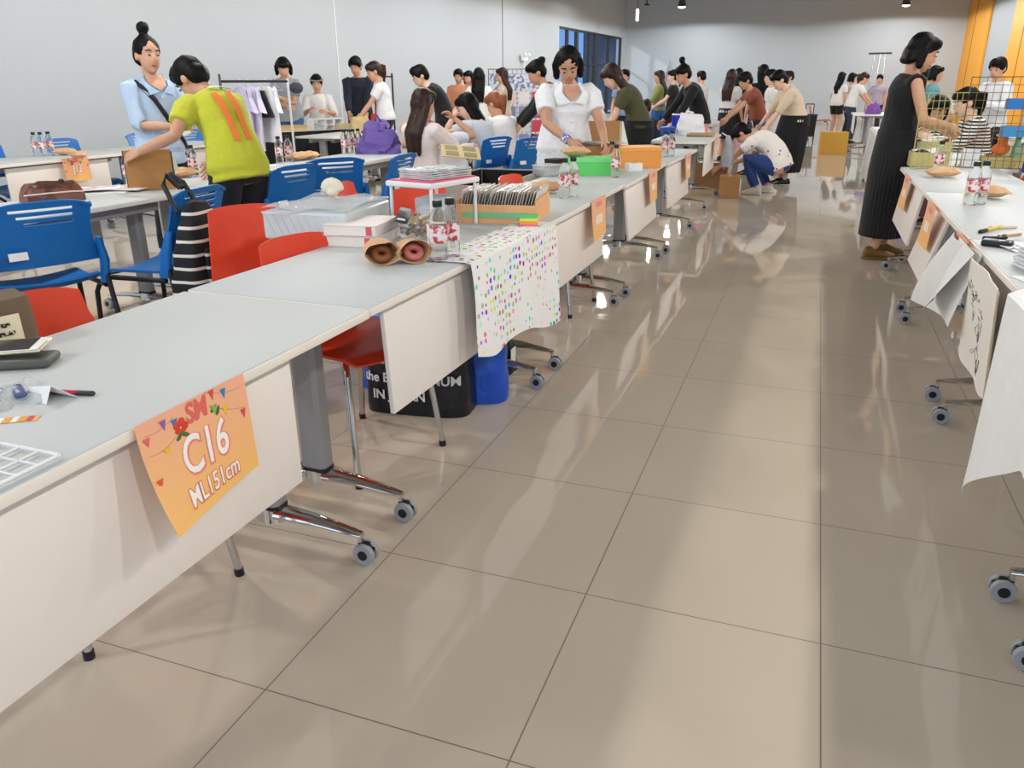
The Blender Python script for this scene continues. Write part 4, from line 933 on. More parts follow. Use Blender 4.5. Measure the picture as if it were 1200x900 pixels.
for k in range(6):
    l = ['bottom', 'second lowest', 'third lowest', 'third highest', 'second highest', 'topmost'][k] + ' clear sleeve of the stack at the right edge'
    p = V((.80, 2.93, TZ+.0055+.0125*k + .0015))
    if c0 is None:
        c0 = thing('card_sleeve', l, 'sleeve', p, 12, 'clear card sleeves stacked on the right'); MB().box((0, 0, 0), (.24, .17, .010), bev=.004).build('film', mat('#e3e5ea', .15, var=.08, bump=.3), c0); MB().box((.01, 0, .0052), (.18, .13, .0012)).build('card', mat('#c8ccd8', .4), c0)
    else: dup(c0, l, p, 12+rr.uniform(-9, 9))
t = thing('red_edged_card', 'card with a red edge under the sleeves at the right', 'card', (.74, 2.77, TZ+.0022), 20); MB().box((0, 0, 0), (.2, .12, .003)).build('card', PAPER, t); MB().box((-.0, -.045, .0018), (.2, .012, .001)).build('red_band', mat('#c9392f', .5), t)
# ---- wire grid on the right-hand table
def wires(m, o, a, b, nu, nv, r=.0022):
    for i in range(nu+1): m.tube([o+a*(i/nu), o+a*(i/nu)+b], r*(1.6 if i in (0, nu) else 1), 6)
    for j in range(nv+1): m.tube([o+b*(j/nv), o+b*(j/nv)+a], r*(1.6 if j in (0, nv) else 1), 6)
    return m
wg = thing('wire_grid', 'folding wire grid display standing across the right-hand table', 'display grid', (0, 0, 0))
g0, g1, g2 = V((.665, 6.30, TZ+.004)), V((.98, 6.56, TZ+.004)), V((1.46, 6.50, TZ+.004))
wires(MB(), g0, g1-g0, V((0, 0, .50)), 8, 10).build('left_panel', mat('#b9b66a', .4, metal=.3), wg)
wires(MB(), g1, g2-g1, V((0, 0, .60)), 10, 12).build('right_panel', mat('#7a6a34', .4, metal=.3), wg)
for k, (p, d, c, l) in enumerate(((V((.80, 6.62, TZ)), (.24, .16, .10), '#c9bd86', 'lower tan tray behind the left wing of the wire grid'), (V((.82, 6.90, TZ)), (.3, .2, .16), '#d0c48c', 'taller tan tray behind the left wing of the wire grid'), (V((1.33, 6.72, TZ)), (.34, .16, .07), '#cbb878', 'tan tray behind the right wing of the wire grid'), (V((1.08, 6.68, TZ)), (.10, .09, .12), '#f1f1f4', 'white paper cup box in the middle behind the wire grid'))):
    t = thing('goods_tray', l, 'box', p, rr.uniform(-6, 6)); x_, y_, z_ = d
    m = MB().box((0, 0, .004), (x_, y_, .006))
    for sx in (-1, 1): m.box((sx*x_/2, 0, z_/2), (.006, y_, z_))
    for sy in (-1, 1): m.box((0, sy*y_/2, z_/2), (x_, .006, z_))
    m.build('tray', mat(c, .7), t)
    if k < 2: MB().grid(lambda u, v: V(((u-.5)*x_*.9, (v-.5)*y_*.9, z_+.02*math.sin(u*7+k)*math.cos(v*5)+.01)), 8, 8, .004).build('tissue', PAPER, t)
fig = thing('plush_toy', 'orange plush toy hanging behind the right wing of the wire grid', 'toy', (1.27, 6.70, TZ+.075)); MB().ell((0, 0, .05), (.045, .04, .05)).ell((0, 0, .115), (.035, .033, .034)).ell((-.04, 0, .05), (.02, .018, .03)).ell((.04, 0, .05), (.02, .018, .03)).remesh(.008, 3).build('toy_body', mat('#ef7a33', .8), fig); MB().ell((0, 0, .152), (.03, .03, .012)).build('toy_cap', mat('#d33e2c', .8), fig)
gb = thing('green_bottle', 'small green bottle beside the orange plush toy', 'bottle', (1.38, 6.76, TZ+.0)); MB().lathe([(.001, 0), (.032, 0), (.032, .13), (.018, .165), (.018, .185), (.001, .185)]).build('bottle_body', mat('#7fb08a', .2), gb); MB().lathe([(.001, .185), (.02, .185), (.02, .205), (.001, .205)]).build('cap', mat('#3d7a4a', .4), gb)
pp = thing('pink_pouch', 'pale pink pouch right of the green bottle behind the grid', 'pouch', (1.48, 6.85, TZ), 20); bag_mesh(.11, .06, .2, 4).build('pouch_body', mat('#e5bcbc', .7), pp); MB().box((0, 0, .19), (.08, .02, .02), bev=.004).build('flap', mat('#d8a8aa', .7), pp)
for k, (z_, c, l) in enumerate(((1.16, '#1f6fc0', 'upper blue tray hung on the right wing of the wire grid'), (.98, '#3a8cc4', 'lower blue tray hung on the right wing of the wire grid'))):
    t = thing('blue_tray', l, 'tray', (1.33, 6.552, z_)); m = MB().box((0, .03, -.03), (.2, .12, .006))
    for sx in (-1, 1): m.box((sx*.1, .03, 0), (.006, .12, .07))
    m.box((0, -.03, 0), (.2, .006, .07)).box((0, .09, 0), (.2, .006, .07)); m.build('tray', mat(c, .35), t); MB().box((0, .03, .0), (.17, .09, .05), bev=.01).build('packets', pattern('blobs', '#c2475a', '#d9cfc6', 26), t)
bb = thing('duffel_bag', 'blue and red bag at the right edge behind the table', 'bag', (1.52, 6.28, TZ), 15); bag_mesh(.34, .26, .2, 2, .7).build('bag_body', mat('#1c2f9c', .7, bump=.2), bb); bag_mesh(.36, .14, .13, 6, .7).move(T(.02, -.09, 0)).build('red_pocket', mat('#c0452c', .7), bb); MB().tube([(-.12, 0, .17), (-.15, -.04, .22), (-.1, -.1, .16), (-.12, -.13, .10)], .008).build('handle', mat('#d8d8d8', .6), bb)
# ---- nearest table
ph = thing('smartphone', 'white and gold phone lying on a grey case at the left edge', 'phone', Q(14, 424, .034), -62); MB().box((0, 0, 0), (.078, .158, .0075), rot=(0, 0, 0), bev=.0035, seg=3).build('phone_body', mat('#e9d9b8', .25, metal=.5), ph); MB().box((0, 0, .0042), (.072, .150, .0012), bev=.0005).build('white_face', WHITEPL, ph); MB().box((0, -.002, .0052), (.066, .118, .0008)).build('screen', mat('#3b3a3d', .15), ph); ph.rotation_euler = (math.radians(2), math.radians(5), math.radians(-62))
gc = thing('phone_case', 'dark grey slab under the white phone at the left edge', 'power bank', Q(18, 428, .0105), -60); MB().box((0, 0, 0), (.082, .165, .018), bev=.007, seg=3).build('case_body', mat('#55574f', .5), gc); MB().box((.0, .0, .0085), (.07, .15, .002), bev=.001).build('lid', mat('#3f413d', .5), gc)
pen('red pen with a black tip poking out of the white paper', Q(50, 461), Q(109, 464), '#d02f45', '#26332c', .005, name='red_pen')
wp = thing('folded_note', 'folded white paper note beside the red pen', 'paper', Q(56, 466), -24); MB().prism([(-.045, -.03, .0005), (.04, -.015, .0005), (.04, .0, .035), (-.03, -.02, .02)], (.0, .001, .0006)).prism([(.04, .0, .035), (-.03, -.02, .02), (-.04, .02, .001), (.045, .04, .001)], (0, .0006, .0008)).build('sheet', PAPER, wp, smooth=False)
kb = thing('clear_pouch', 'clear plastic pouch with blue keys, left of the folded note', 'pouch', Q(8, 466), -30)
MB().grid(lambda u, v: V(((u-.5)*.16, (v-.5)*.12, .012+.012*math.sin(u*9)*math.sin(v*8)-.011*max(abs(2*u-1), abs(2*v-1))**6)), 16, 14, .0006).build('film', FILM, kb)
MB().box((.015, .02, .013), (.06, .022, .014), bev=.005).build('blue_key', mat('#4d5f88', .35), kb); MB().tube([(-.04, -.02, .01), (.01, -.03, .012), (.05, -.02, .012)], .006, 8, True).build('key_ring', CHROME_R, kb); MB().box((-.03, -.01, .01), (.05, .012, .006), rot=(0, 0, .4), bev=.002).build('key_blade', CHROME_R, kb)
st = thing('sticker_strip', 'orange striped sticker strip near the table edge', 'sticker', Q(14, 493), -57); MB().box((0, 0, .001), (.024, .09, .0012)).build('strip', mat('#f0a85c', .5), st)
for k, c in enumerate(('#f3efe6', '#eaa43a', '#f3efe6', '#e9a02c', '#c23c4c')): MB().box((0, -.02+.0128*k, .0019), (.0245, .0095, .0006)).build('stripe', mat(c, .5), st)
wn = thing('wire_rack', 'white wire grid panel lying on the nearest table corner', 'grid', (0, 0, 0)); wires(MB(), V((-1.37, .52, TZ+.006)), V((.27, 0, 0)), V((0, .31, 0)), 6, 8, .002).build('wires', WHITEPL, wn)
br = thing('canvas_backpack', 'olive brown bag with a cream label on the red chair at the left', 'bag', (-1.81, 1.17, .46), 74); bag_mesh(.34, .15, .38, 3, .97, .01, squeeze=.1).build('bag_body', mat('#6d5a45', .85, bump=.3), br)
MB().box((.06, -.083, .305), (.12, .004, .085), rot=(math.radians(-3), 0, math.radians(0)), bev=.001).build('cream_label', mat('#e0d3b4', .8), br)
for k, (w_, z_) in enumerate(((.07, .326), (.085, .306), (.06, .286))): MB().box((.06, -.0862, z_), (w_, .001, .010)).build('label_print', pattern('blobs', '#2a241c', '#d8caa8', 160, thr=.55), br)
# ---- second table
bk = [('lower white book of the pair behind the open kraft packets', '#e9e2d2'), ('upper white book with a red stripe, behind the open kraft packets', '#efe8d9')]
for k, (l, c) in enumerate(bk):
    t = thing('thick_book', l, 'book', (-1.62, 2.69, TZ+.0005+.041*k), 6+3*k); MB().box((0, 0, .02), (.205, .255, .034)).build('pages', mat(c, .8, scale=200), t); MB().box((0, 0, .002), (.212, .262, .003)).box((0, 0, .038), (.212, .262, .003)).box((.105, 0, .02), (.003, .262, .038)).build('cover', mat('#e4d9d6', .5), t)
    MB().box((.078, -.1285, .02), (.022, .003, .0335)).build('red_stripe', mat('#dc5a5f', .6), t)
fld = thing('dark_folder', 'slim black folder leaning on the books', 'folder', (-1.535, 2.82, TZ+.0885), 24); MB().box((.03, -.02, 0), (.05, .34, .008), rot=(0, math.radians(12), 0), bev=.002).build('cover', mat('#2c2e30', .4), fld); MB().box((.03, -.16, .005), (.03, .03, .002), rot=(0, math.radians(12), 0)).build('white_label', PAPER, fld)
lf = thing('dried_flower_pack', 'clear pack of brown dried leaves right of the books', 'packet', (-1.40, 2.84, TZ), 20); m = MB()
for k in range(60):
    p = V((rr.uniform(-.08, .08), rr.uniform(-.12, .12), rr.uniform(.02, .085))); m.ell(p, (.004, .022, .007), Euler((rr.uniform(-1, 1), rr.uniform(-1, 1), rr.uniform(0, 6))).to_matrix(), 6, 4)
o = m.build('dried_leaves', pattern('blobs', '#5d4626', '#b08a50', 30), lf); o['kind'] = 'stuff'
bag_mesh(.2, .28, .10, 7, .9, .012).build('film', mat('#dcdedd', .12, var=.05, alpha=.12, bump=.8, scale=60), lf)
sb0 = None
for k, l in enumerate(('lower small white box beside the dried leaves', 'upper small white box beside the dried leaves')):
    p = V((-1.255, 2.62, TZ+.0005+.046*k))
    if sb0 is None: sb0 = thing('small_box', l, 'box', p, 30, 'small white boxes by the dried leaves'); MB().box((0, 0, .0215), (.08, .07, .042), bev=.002).build('carton', mat('#ece7df', .6), sb0); MB().box((0, 0, .0435), (.082, .072, .004), bev=.001).build('lid', mat('#e3dbd2', .6), sb0)
    else: dup(sb0, l, p, 34)
cr = thing('ribbed_crate', 'pale ribbed plastic crate behind the books', 'crate', (-1.86, 2.84, TZ+.0005), 6); m = MB().box((0, 0, .055), (.36, .44, .11), bev=.01)
for k in range(13): m.box((.0, -.21+.035*k, .112), (.33, .007, .006), rot=(0, 0, .3))
for k in range(10): m.box((-.15+.034*k, -.221, .056), (.006, .005, .09), rot=(0, math.radians(-24), 0))
for k in range(14): m.box((-.181, -.205+.031*k, .056), (.005, .006, .09))
m.build('crate_body', mat('#d3d8d8', .25, bump=.1), cr, smooth=False); MB().grid(lambda u, v: V(((u-.5)*.36, (v-.5)*.45, .123+.007*math.sin(u*11+v*7))), 14, 14, .0006).build('film', FILM, cr)
MB().box((.0, .222, .05), (.1, .01, .02)).build('crate_handle', WHITEPL, cr)
sw = thing('seashell', 'cream coloured shell ornament on the ribbed crate', 'shell', (-1.92, 2.97, TZ+.128)); m = MB()
for k in range(9): a = (k-4)*.36; m.ell((.032*math.sin(a), 0, .03+.024*math.cos(a)), (.015, .018, .026), RY(math.degrees(a)), 10, 8)
m.ell((0, 0, .018), (.03, .022, .02)).remesh(.006, 3).build('shell_body', mat('#ece0c4', .6, bump=.3, scale=60), sw)
bc0 = None
for k, (x, y, z, r) in enumerate(((-1.62, 2.96, .0005, 20), (-1.66, 3.08, .0005, 60), (-1.59, 3.10, .016, 40), (-1.55, 2.98, .016, 75))):
    l = ['silver blister pack nearest behind the books', 'silver blister pack farthest behind the books', 'silver blister pack lying on top, toward the folding stand', 'silver blister pack on top of the nearest one'][k]
    if bc0 is None:
        bc0 = thing('blister_pack', l, 'packet', (x, y, TZ+z), r, 'silver blister packs behind the books'); MB().box((0, 0, .006), (.11, .15, .010), bev=.003).build('pack_base', mat('#c9ccd0', .2, bump=.4), bc0)
        for q in range(4): MB().ell((-.025+.05*(q % 2), -.035+.07*(q//2), .012), (.018, .024, .006), u=10, v=6).build('bubble', mat('#8a8c8e', .15, var=.2), bc0)
    else: dup(bc0, l, (x, y, TZ+z), r)
fs = thing('folding_stand', 'small white folding stand with a pink top', 'stand', (-1.50, 3.10, TZ), -14)
MB().box((0, 0, .190), (.25, .33, .022), bev=.006).build('frame', WHITEPL, fs); MB().box((0, 0, .203), (.225, .305, .005)).build('pink_top', mat('#ea5c7c', .4), fs)
for sx in (-1, 1):
    for sy in (-1, 1): MB().tube([(sx*.108, sy*.148, .185), (sx*.110, sy*.150, .001)], .007, 10).build('leg', WHITEPL, fs)
fl0 = None
for k in range(5):
    l = ['lowest', 'second lowest', 'middle', 'second highest', 'topmost'][k]+' glossy booklet of the pile on the pink-topped stand'; p = V((-1.50+rr.uniform(-.01, .01), 3.12, TZ+.2065+.0075*k))
    if fl0 is None: fl0 = thing('booklet', l, 'booklet', p, 72, 'booklets piled on the pink-topped stand'); MB().box((0, 0, .0035), (.25, .185, .0055), bev=.001).build('pages', mat('#d5d6d4', .4), fl0); MB().box((0, 0, .0066), (.252, .187, .0008)).build('cover', pattern('blobs', '#8d8f93', '#d8dad6', 18, rough=.2), fl0)
    else: dup(fl0, l, p, 72+rr.uniform(-8, 8))
tray = thing('card_tray', 'long orange-edged tray filled with greeting cards in clear sleeves', 'tray', (-1.30, 3.42, TZ), 8); tx, ty, tz = .36, .34, .10
m = MB().box((0, 0, .004), (tx, ty, .006)); 
for sx in (-1, 1): m.box((sx*tx/2, 0, tz/2), (.006, ty, tz))
for sy in (-1, 1): m.box((0, sy*ty/2, tz/2 + (.01 if sy > 0 else -.01)), (tx, .006, tz+(.02 if sy > 0 else -.02)))
m.build('tray_body', mat('#f0b27c', .6), tray, smooth=False); MB().box((0, -.174, .035), (.30, .004, .025)).build('green_strip', mat('#7fc790', .5), tray)
for k in range(26):
    c = ['#e6e0dc', '#cfc8c2', '#e3c9c0', '#b9bfb8', '#ddd3c0'][k % 5]
    MB().box((-.165+.0132*k, -.0, .075), (.0022, .29, .125), rot=(0, math.radians(rr.uniform(8, 22)), 0)).build('greeting_card', mat(c, .25), tray, smooth=False)
for k in range(10):
    l = 'white card in a clear sleeve, one of the upright row left of the orange-edged tray'
    p = V((-1.52+.012*k*0, 3.1+.016*k, TZ+.001))
    if k == 0: ws = thing('sleeved_card', l, 'card', p, 30, 'white sleeved cards standing in a row'); MB().box((0, 0, .06), (.12, .002, .115), rot=(math.radians(-14), 0, 0)).build('card', PAPER, ws); MB().box((0, -.004, .06), (.13, .0014, .12), rot=(math.radians(-14), 0, 0)).build('sleeve', FILM, ws)
    else: dup(ws, l, p, 30)
sn = thing('sticky_notes', 'block of green, yellow and pink sticky notes at the tray corner', 'sticky notes', (-1.105, 3.20, TZ+.0015), 15)
for k, c in enumerate(('#ee6f9a', '#f0a04a', '#f2e05a', '#59c97c')): MB().box((0, .004*k, .006+.0125*k), (.075, .05, .012)).build('note_block', mat(c, .6), sn, smooth=False)
cc = [V(q) for q in ((-1.062, 2.22, 0), (-1.03, 3.28, 0))]
dc = thing('dotted_cloth', 'white cloth with coloured dots hanging over the table edge', 'cloth', (0, 0, 0))
def dcp(u, v):
    y = 2.42+.90*u; x0 = -1.052+.02*u
    if v < .22: return V((x0-.16*(1-v/.22), y, .7352))
    w = (v-.22)/.78; return V((x0+.008+.025*w+.010*math.sin(u*14)*w, y+.01*math.sin(w*5), .7352-(.33+.10*u+.02*math.sin(u*9))*w))
MB().grid(dcp, 40, 30, .0014).build('cloth', pattern('dots', '#ffffff', '#f1efec', 30, thr=.30), dc)
# bags under the tables
sbk = thing('shopping_bag', 'black bag with white lettering on the floor under the second table', 'bag', (-1.46, 2.83, 0), 8); bag_mesh(.46, .26, .34, 11, .92, .007).build('bag_body', mat('#16171a', .3, bump=.5, scale=25), sbk)
for s_, z_, x_ in (('AL  JAPAN   #3', .245, .0), ('the EXOPLANUM', .165, -.005), ('IN JAPAN', .09, -.06)):
    m = MB().text(s_, .056, T(x_, -.1, z_) @ RX(90), .0012, .001)
    for q in m.bm.verts:      # printed on the curved side of the bag
        kk = 1-.08*(q.co.z/.34)**1.6; q.co.y = -.13*kk*max(0, 1-(abs(q.co.x)/(.23*kk))**4.44)**.225 - .0095 + (q.co.y+.1)
    m.build('lettering', mat('#e4e2dc', .6), sbk, smooth=False)
for sx in (-1, 1): MB().tube([(sx*.08, -.10, .32), (sx*.07, -.11, .40), (-sx*.02, -.11, .41)], .008).build('handle', mat('#16171a', .4), sbk)
ib = thing('shopping_bag', 'blue woven plastic bag beside the black lettered bag', 'bag', (-1.30, 3.02, 0), 20); bag_mesh(.30, .26, .32, 14, .95, .014).build('bag_body', mat('#1a50b8', .35, bump=.5, scale=40), ib); MB().tube([(-.1, -.12, .3), (-.06, -.14, .38), (.04, -.14, .38), (.08, -.12, .3)], .01).build('handle', mat('#1a4aa8', .4), ib)
ib2 = thing('shopping_bag', 'blue bag peeking out left of the black lettered bag', 'bag', (-1.72, 3.02, 0), 0); bag_mesh(.22, .2, .34, 17, .9).build('bag_body', mat('#1e5cc0', .35, bump=.4, scale=40), ib2); MB().tube([(-.06, -.08, .32), (0, -.1, .4), (.06, -.08, .32)], .009).build('handle', mat('#1a4aa8', .4), ib2)
bs = thing('small_bag', 'small black bag with a white tag under the dotted cloth', 'bag', (-1.32, 3.36, 0), 0); bag_mesh(.18, .16, .16, 19, .8).build('bag_body', mat('#131417', .5), bs); MB().box((.093, -.03, .09), (.003, .06, .08)).build('white_tag', PAPER, bs)
# ---- third and fourth tables
cs = thing('lined_case', 'open black-lined case with pale rim on the edge of the third table', 'case', (-1.97, 4.85, .46), 0); m = MB(); cx_, cy_, cz_ = .48, 1.0, .29
m.box((0, 0, .005), (cx_, cy_, .01))
for sx in (-1, 1): m.box((sx*cx_/2, 0, cz_/2), (.012, cy_, cz_))
for sy in (-1, 1): m.box((0, sy*cy_/2, cz_/2), (cx_, .012, cz_))
m.build('shell', mat('#a79f92', .6), cs, smooth=False); MB().box((0, 0, .012), (cx_-.02, cy_-.02, .004)).box((-cx_/2+.008, 0, .145), (.003, cy_-.03, .275)).box((0, cy_/2-.008, .145), (cx_-.03, .003, .275)).box((cx_/2-.008, 0, .145), (.003, cy_-.03, .275)).box((0, -cy_/2+.008, .145), (cx_-.03, .003, .275)).build('lining', mat('#0c0c0e', .8), cs, smooth=False)
def cbox(name, label, cat, loc, rz, d, col, flaps=False, label_c=None, lidc=None):
    t = thing(name, label, cat, loc, rz); m = MB(); x_, y_, z_ = d
    if flaps:
        m.box((0, 0, .003), (x_, y_, .005))
        for sx in (-1, 1): m.box((sx*(x_/2-.002), 0, z_/2), (.004, y_, z_))
        for sy in (-1, 1): m.box((0, sy*(y_/2-.002), z_/2), (x_, .004, z_))
    else: m.box((0, 0, z_/2), d, bev=.002)
    m.build('carton', mat(col, .7, var=.06), t, smooth=False)
    if flaps:
        for sx in (-1, 1): MB().box((sx*(x_/2+.035), 0, z_+.02), (.09, y_*.98, .004), rot=(0, -sx*.6, 0)).build('flap', mat(col, .7), t, smooth=False)
    elif lidc: MB().box((0, 0, z_-.012), (x_+.006, y_+.006, .03), bev=.002).build('lid', mat(lidc, .6), t, smooth=False)
    else: MB().box((0, 0, z_+.0004), (.05, y_+.001, .001)).build('packing_tape', mat('#c9a978', .3), t, smooth=False)
    return t
cbox('support_carton', 'brown carton under the black lined case', 'box', (-1.97, 4.85, .0), 0, (.40, .9, .459), '#a97a48')
cbox('gift_box', 'bright green box on the table before the woman in white', 'box', (-1.40, 5.33, TZ), 18, (.30, .16, .115), '#63cf6a', lidc='#7edc86')
cbox('storage_box', 'orange box on the table edge, right of the green one', 'box', (-1.21, 5.95, TZ), 28, (.30, .24, .145), '#f0a04e', lidc='#f3a856')
cbox('display_box', 'brown box half covered by magazines between the green and orange boxes', 'box', (-1.54, 5.98, TZ), 22, (.30, .26, .15), '#a87844')
cbox('card_block', 'small white card box in front of the orange box', 'box', (-1.17, 5.66, TZ), 40, (.11, .06, .055), '#f2f1ef')
cbox('tin_box', 'small brown box with a dark lid at the back table edge, by white trousers', 'box', (-1.78, 5.75, TZ), 60, (.11, .10, .06), '#b07a3c', lidc='#26262c')
m0 = None
for k, (x, y, z, r) in enumerate(((-1.54, 5.98, .1515, 20), (-1.47, 6.0, .1580, 40), (-1.52, 5.97, .1645, 5))):
    l = ['lowest magazine on the brown box by the orange one', 'middle magazine on the brown box by the orange one', 'top magazine on the brown box by the orange one'][k]
    if m0 is None: m0 = thing('magazine', l, 'magazine', (x, y, TZ+z), r, 'magazines on the brown box'); MB().box((0, 0, .003), (.25, .185, .0055), bev=.001).build('pages', PAPER, m0); MB().box((0, 0, .006), (.301, .221, .0008)).build('cover', pattern('blobs', '#77726c', '#d9d2c8', 14), m0)
    else: dup(m0, l, (x, y, TZ+z), r)
ob = thing('open_box', 'cardboard box with white flaps in the hands of the woman in white', 'box', (-1.60, 6.33, TZ+.001), 24)
MB().box((0, 0, .15), (.36, .012, .30)).box((0, .12, .15), (.36, .008, .30)).box((-.178, .06, .15), (.006, .12, .30)).box((.178, .06, .15), (.006, .12, .30)).build('carton', mat('#b98a58', .75, var=.04), ob, smooth=False)
for sx in (-1, 1): MB().prism([(sx*.183, .0, .30), (sx*.183, .0, .02), (sx*.27, .05, .05), (sx*.195, .02, .30)], (0, .004, 0)).build('flap', PAPER, ob, smooth=False)
MB().box((-.172, -.0075, .15), (.014, .004, .30)).box((.172, -.0075, .15), (.014, .004, .30)).build('edge_tape', mat('#d8c6a8', .6), ob, smooth=False)
cp = thing('clear_box', 'clear plastic box at the back of the table left of the green box', 'box', (-1.66, 5.18, TZ), 60); MB().box((0, 0, .035), (.16, .12, .065), bev=.006).build('box_body', mat('#c9d0d0', .1, alpha=.4), cp); MB().box((0, 0, .07), (.165, .125, .008), bev=.002).build('lid', mat('#dde2e2', .15, alpha=.6), cp)
# ---- far end of the row
pb = thing('plastic_bag', 'white plastic carrier bag on the far table', 'bag', (-1.42, 10.15, TZ), 10); bag_mesh(.36, .26, .24, 22, .7, .02).build('bag_body', mat('#f0f1f2', .4, bump=.4), pb); MB().tube([(-.08, -.02, .2), (-.06, -.03, .27), (.02, -.03, .25)], .012).build('handle', mat('#e6e7e8', .4), pb)
dr = thing('drink_cup', 'iced drink cup with a black lid on the far table', 'cup', Q(826, 158)); MB().lathe([(.001, 0), (.035, 0), (.047, .13), (.001, .13)]).build('cup_body', mat('#d89a86', .3, var=.2), dr); MB().lathe([(.001, .13), (.05, .13), (.05, .145), (.03, .16), (.001, .16)]).build('lid', BLACKPL, dr)
bl = thing('blue_tub', 'blue plastic tub on the far table', 'tub', (-1.66, 9.95, TZ), 5); MB().lathe([(.001, 0), (.07, 0), (.085, .08), (.092, .08), (.092, .088), (.001, .085)]).build('tub_body', mat('#2458b8', .4), bl); MB().lathe([(.001, .086), (.08, .086), (.07, .1), (.001, .1)]).build('lid', mat('#3e6fc8', .4), bl)
bc = thing('blue_can', 'deep blue canister beside the white plastic bag', 'can', (-1.68, 10.75, TZ+.0)); MB().lathe([(.001, 0), (.055, 0), (.055, .22), (.001, .22)]).build('can_body', mat('#1d30b4', .3), bc); MB().lathe([(.001, .22), (.057, .22), (.057, .235), (.001, .235)]).build('lid', WHITEPL, bc)
bc.location = (-1.62, 10.27, TZ)
wt = thing('wooden_tray', 'flat wooden tray under the goods at the far table end', 'tray', (-1.35, 10.2, TZ-.0), 0); wt.location = (-1.25, 9.82, TZ); MB().box((0, 0, .008), (.3, .22, .014), bev=.003).build('tray_body', mat('#c8a77c', .6), wt); MB().box((0, -.105, .02), (.3, .01, .03)).box((0, .105, .02), (.3, .01, .03)).build('rim', mat('#b8946a', .6), wt)
gb2 = thing('plastic_bag', 'grey see-through bag hanging off the far table corner', 'bag', (-.97, 10.25, .36), 90); bag_mesh(.26, .14, .36, 31, .5, .02).build('bag_body', mat('#b7bcc4', .3, alpha=.75, bump=.5), gb2); MB().tube([(-.05, 0, .34), (-.02, .08, .39), (.05, 0, .34)], .006).build('handle', mat('#c4c8ce', .4), gb2)
cbox('brown_carton', 'small closed brown carton on the floor by the crouching knees', 'box', (-.90, 10.15, 0), 4, (.24, .22, .26), '#a97a48')
cbox('open_carton', 'large open carton the crouching person reaches into', 'box', (-1.30, 11.1, 0), 12, (.5, .42, .3), '#8a6440', flaps=True)
pk = thing('tote_bag', 'pink tote bag held by the woman in the cream sweater', 'bag', (-.86, 11.45, .42), 20); bag_mesh(.30, .16, .32, 41, .95, .015, squeeze=.2).build('bag_body', mat('#dcb6bb', .8), pk); MB().tube([(-.08, -.06, .3), (-.04, -.07, .42), (.04, -.07, .42), (.08, -.06, .3)], .008).build('handle', mat('#cfa5ab', .8), pk)
ty_ = thing('trolley_bag', 'black shopping trolley standing in the aisle behind the cream sweater', 'trolley', (-.17, 21.0, 0), 0); bag_mesh(.34, .26, .50, 51, 1.12, .012, squeeze=.1).move(T(0, 0, .12)).build('bag_body', mat('#141518', .7), ty_)
for sx in (-1, 1):
    MB().tube([(sx*.09, .1, .1), (sx*.09, .12, .85)], .01).build('handle_rail', BLACKPL, ty_); MB().cyl((sx*.14, .05, .06), (sx*.17, .05, .06), .06, n=20).build('wheel', BLACKPL, ty_)
MB().tube([(-.09, .12, .85), (.09, .12, .85)], .013).build('handle', BLACKPL, ty_)
cbox('yellow_carton', 'yellow-brown carton on the floor at the right of the aisle, far back', 'box', (.37, 17.3, 0), 4, (.50, .36, .42), '#cf9a3c')
# ---- second row goods
hb = thing('handbag', 'brown patterned handbag with a pale zip on the second-row table', 'handbag', (-3.83, 3.20, TZ), 58); bag_mesh(.32, .17, .095, 61, .72, .012, squeeze=.5).build('bag_body', pattern('blobs', '#4a2418', '#74402c', 14, rough=.4), hb)
MB().tube([(-.145, -.074, .045), (-.05, -.085, .05), (.08, -.085, .052), (.14, -.074, .048)], .004).build('zip', mat('#d8c4bc', .5), hb); MB().tube([(-.09, 0, .085), (-.06, -.03, .105), (.03, -.03, .10), (.06, 0, .085)], .007).build('handle', mat('#5a3424', .5), hb); MB().ell((.05, -.02, .10), (.016, .016, .016)).build('pompom', BLACKPL, hb)
bx1 = thing('upright_box', 'flat brown box held upright by the person in yellow', 'box', (-3.68, 3.76, TZ+.001), 38); MB().box((0, 0, .115), (.255, .03, .225)).build('carton', mat('#ab7a45', .75, var=.03), bx1, smooth=False); MB().box((-.129, .012, .115), (.008, .05, .2)).box((.129, .012, .115), (.008, .05, .2)).build('dark_edge', mat('#2b2522', .6), bx1, smooth=False); MB().prism([(-.13, .016, .0), (-.15, .06, .0), (-.13, .016, .225)], (0, .003, 0)).prism([(.13, .016, .1), (.16, .06, .1), (.13, .016, .225)], (0, .003, 0)).build('flap', PAPER, bx1, smooth=False)
s0 = None
for k, (x, y, z, r) in enumerate(((-3.86, 3.60, 0, 30), (-3.95, 3.72, .006, 60), (-3.80, 3.68, .012, 15), (-3.92, 3.58, .018, 45))):
    l = ['lowest', 'second', 'third', 'topmost'][k]+' leaflet in the loose pile between handbag and upright box'
    if s0 is None: s0 = thing('leaflet', l, 'leaflet', (x, y, TZ+z), r, 'leaflets between handbag and upright box'); MB().box((0, 0, .0025), (.24, .18, .0045)).build('sheet', PAPER, s0); MB().box((0, 0, .0052), (.22, .16, .0008)).build('print', pattern('blobs', '#c9a5ac', '#e6e4e8', 12), s0)
    else: dup(s0, l, (x, y, TZ+z), r)
bp = thing('striped_backpack', 'black and white striped backpack hanging on a blue chair', 'backpack', (-2.69, 2.99, .36), 95); bag_mesh(.35, .19, .44, 71, .38, .014, squeeze=.5).build('bag_body', pattern('stripe', '#121215', '#e2dccf', 5.2, axis='Z', thr=.88), bp)
for sx in (-1, 1): MB().tube([(sx*.08, .04, .40), (sx*.07, .10, .52), (sx*.02, .12, .56), (sx*.01, .06, .50)], .012).build('shoulder_strap', BLACKPL, bp)
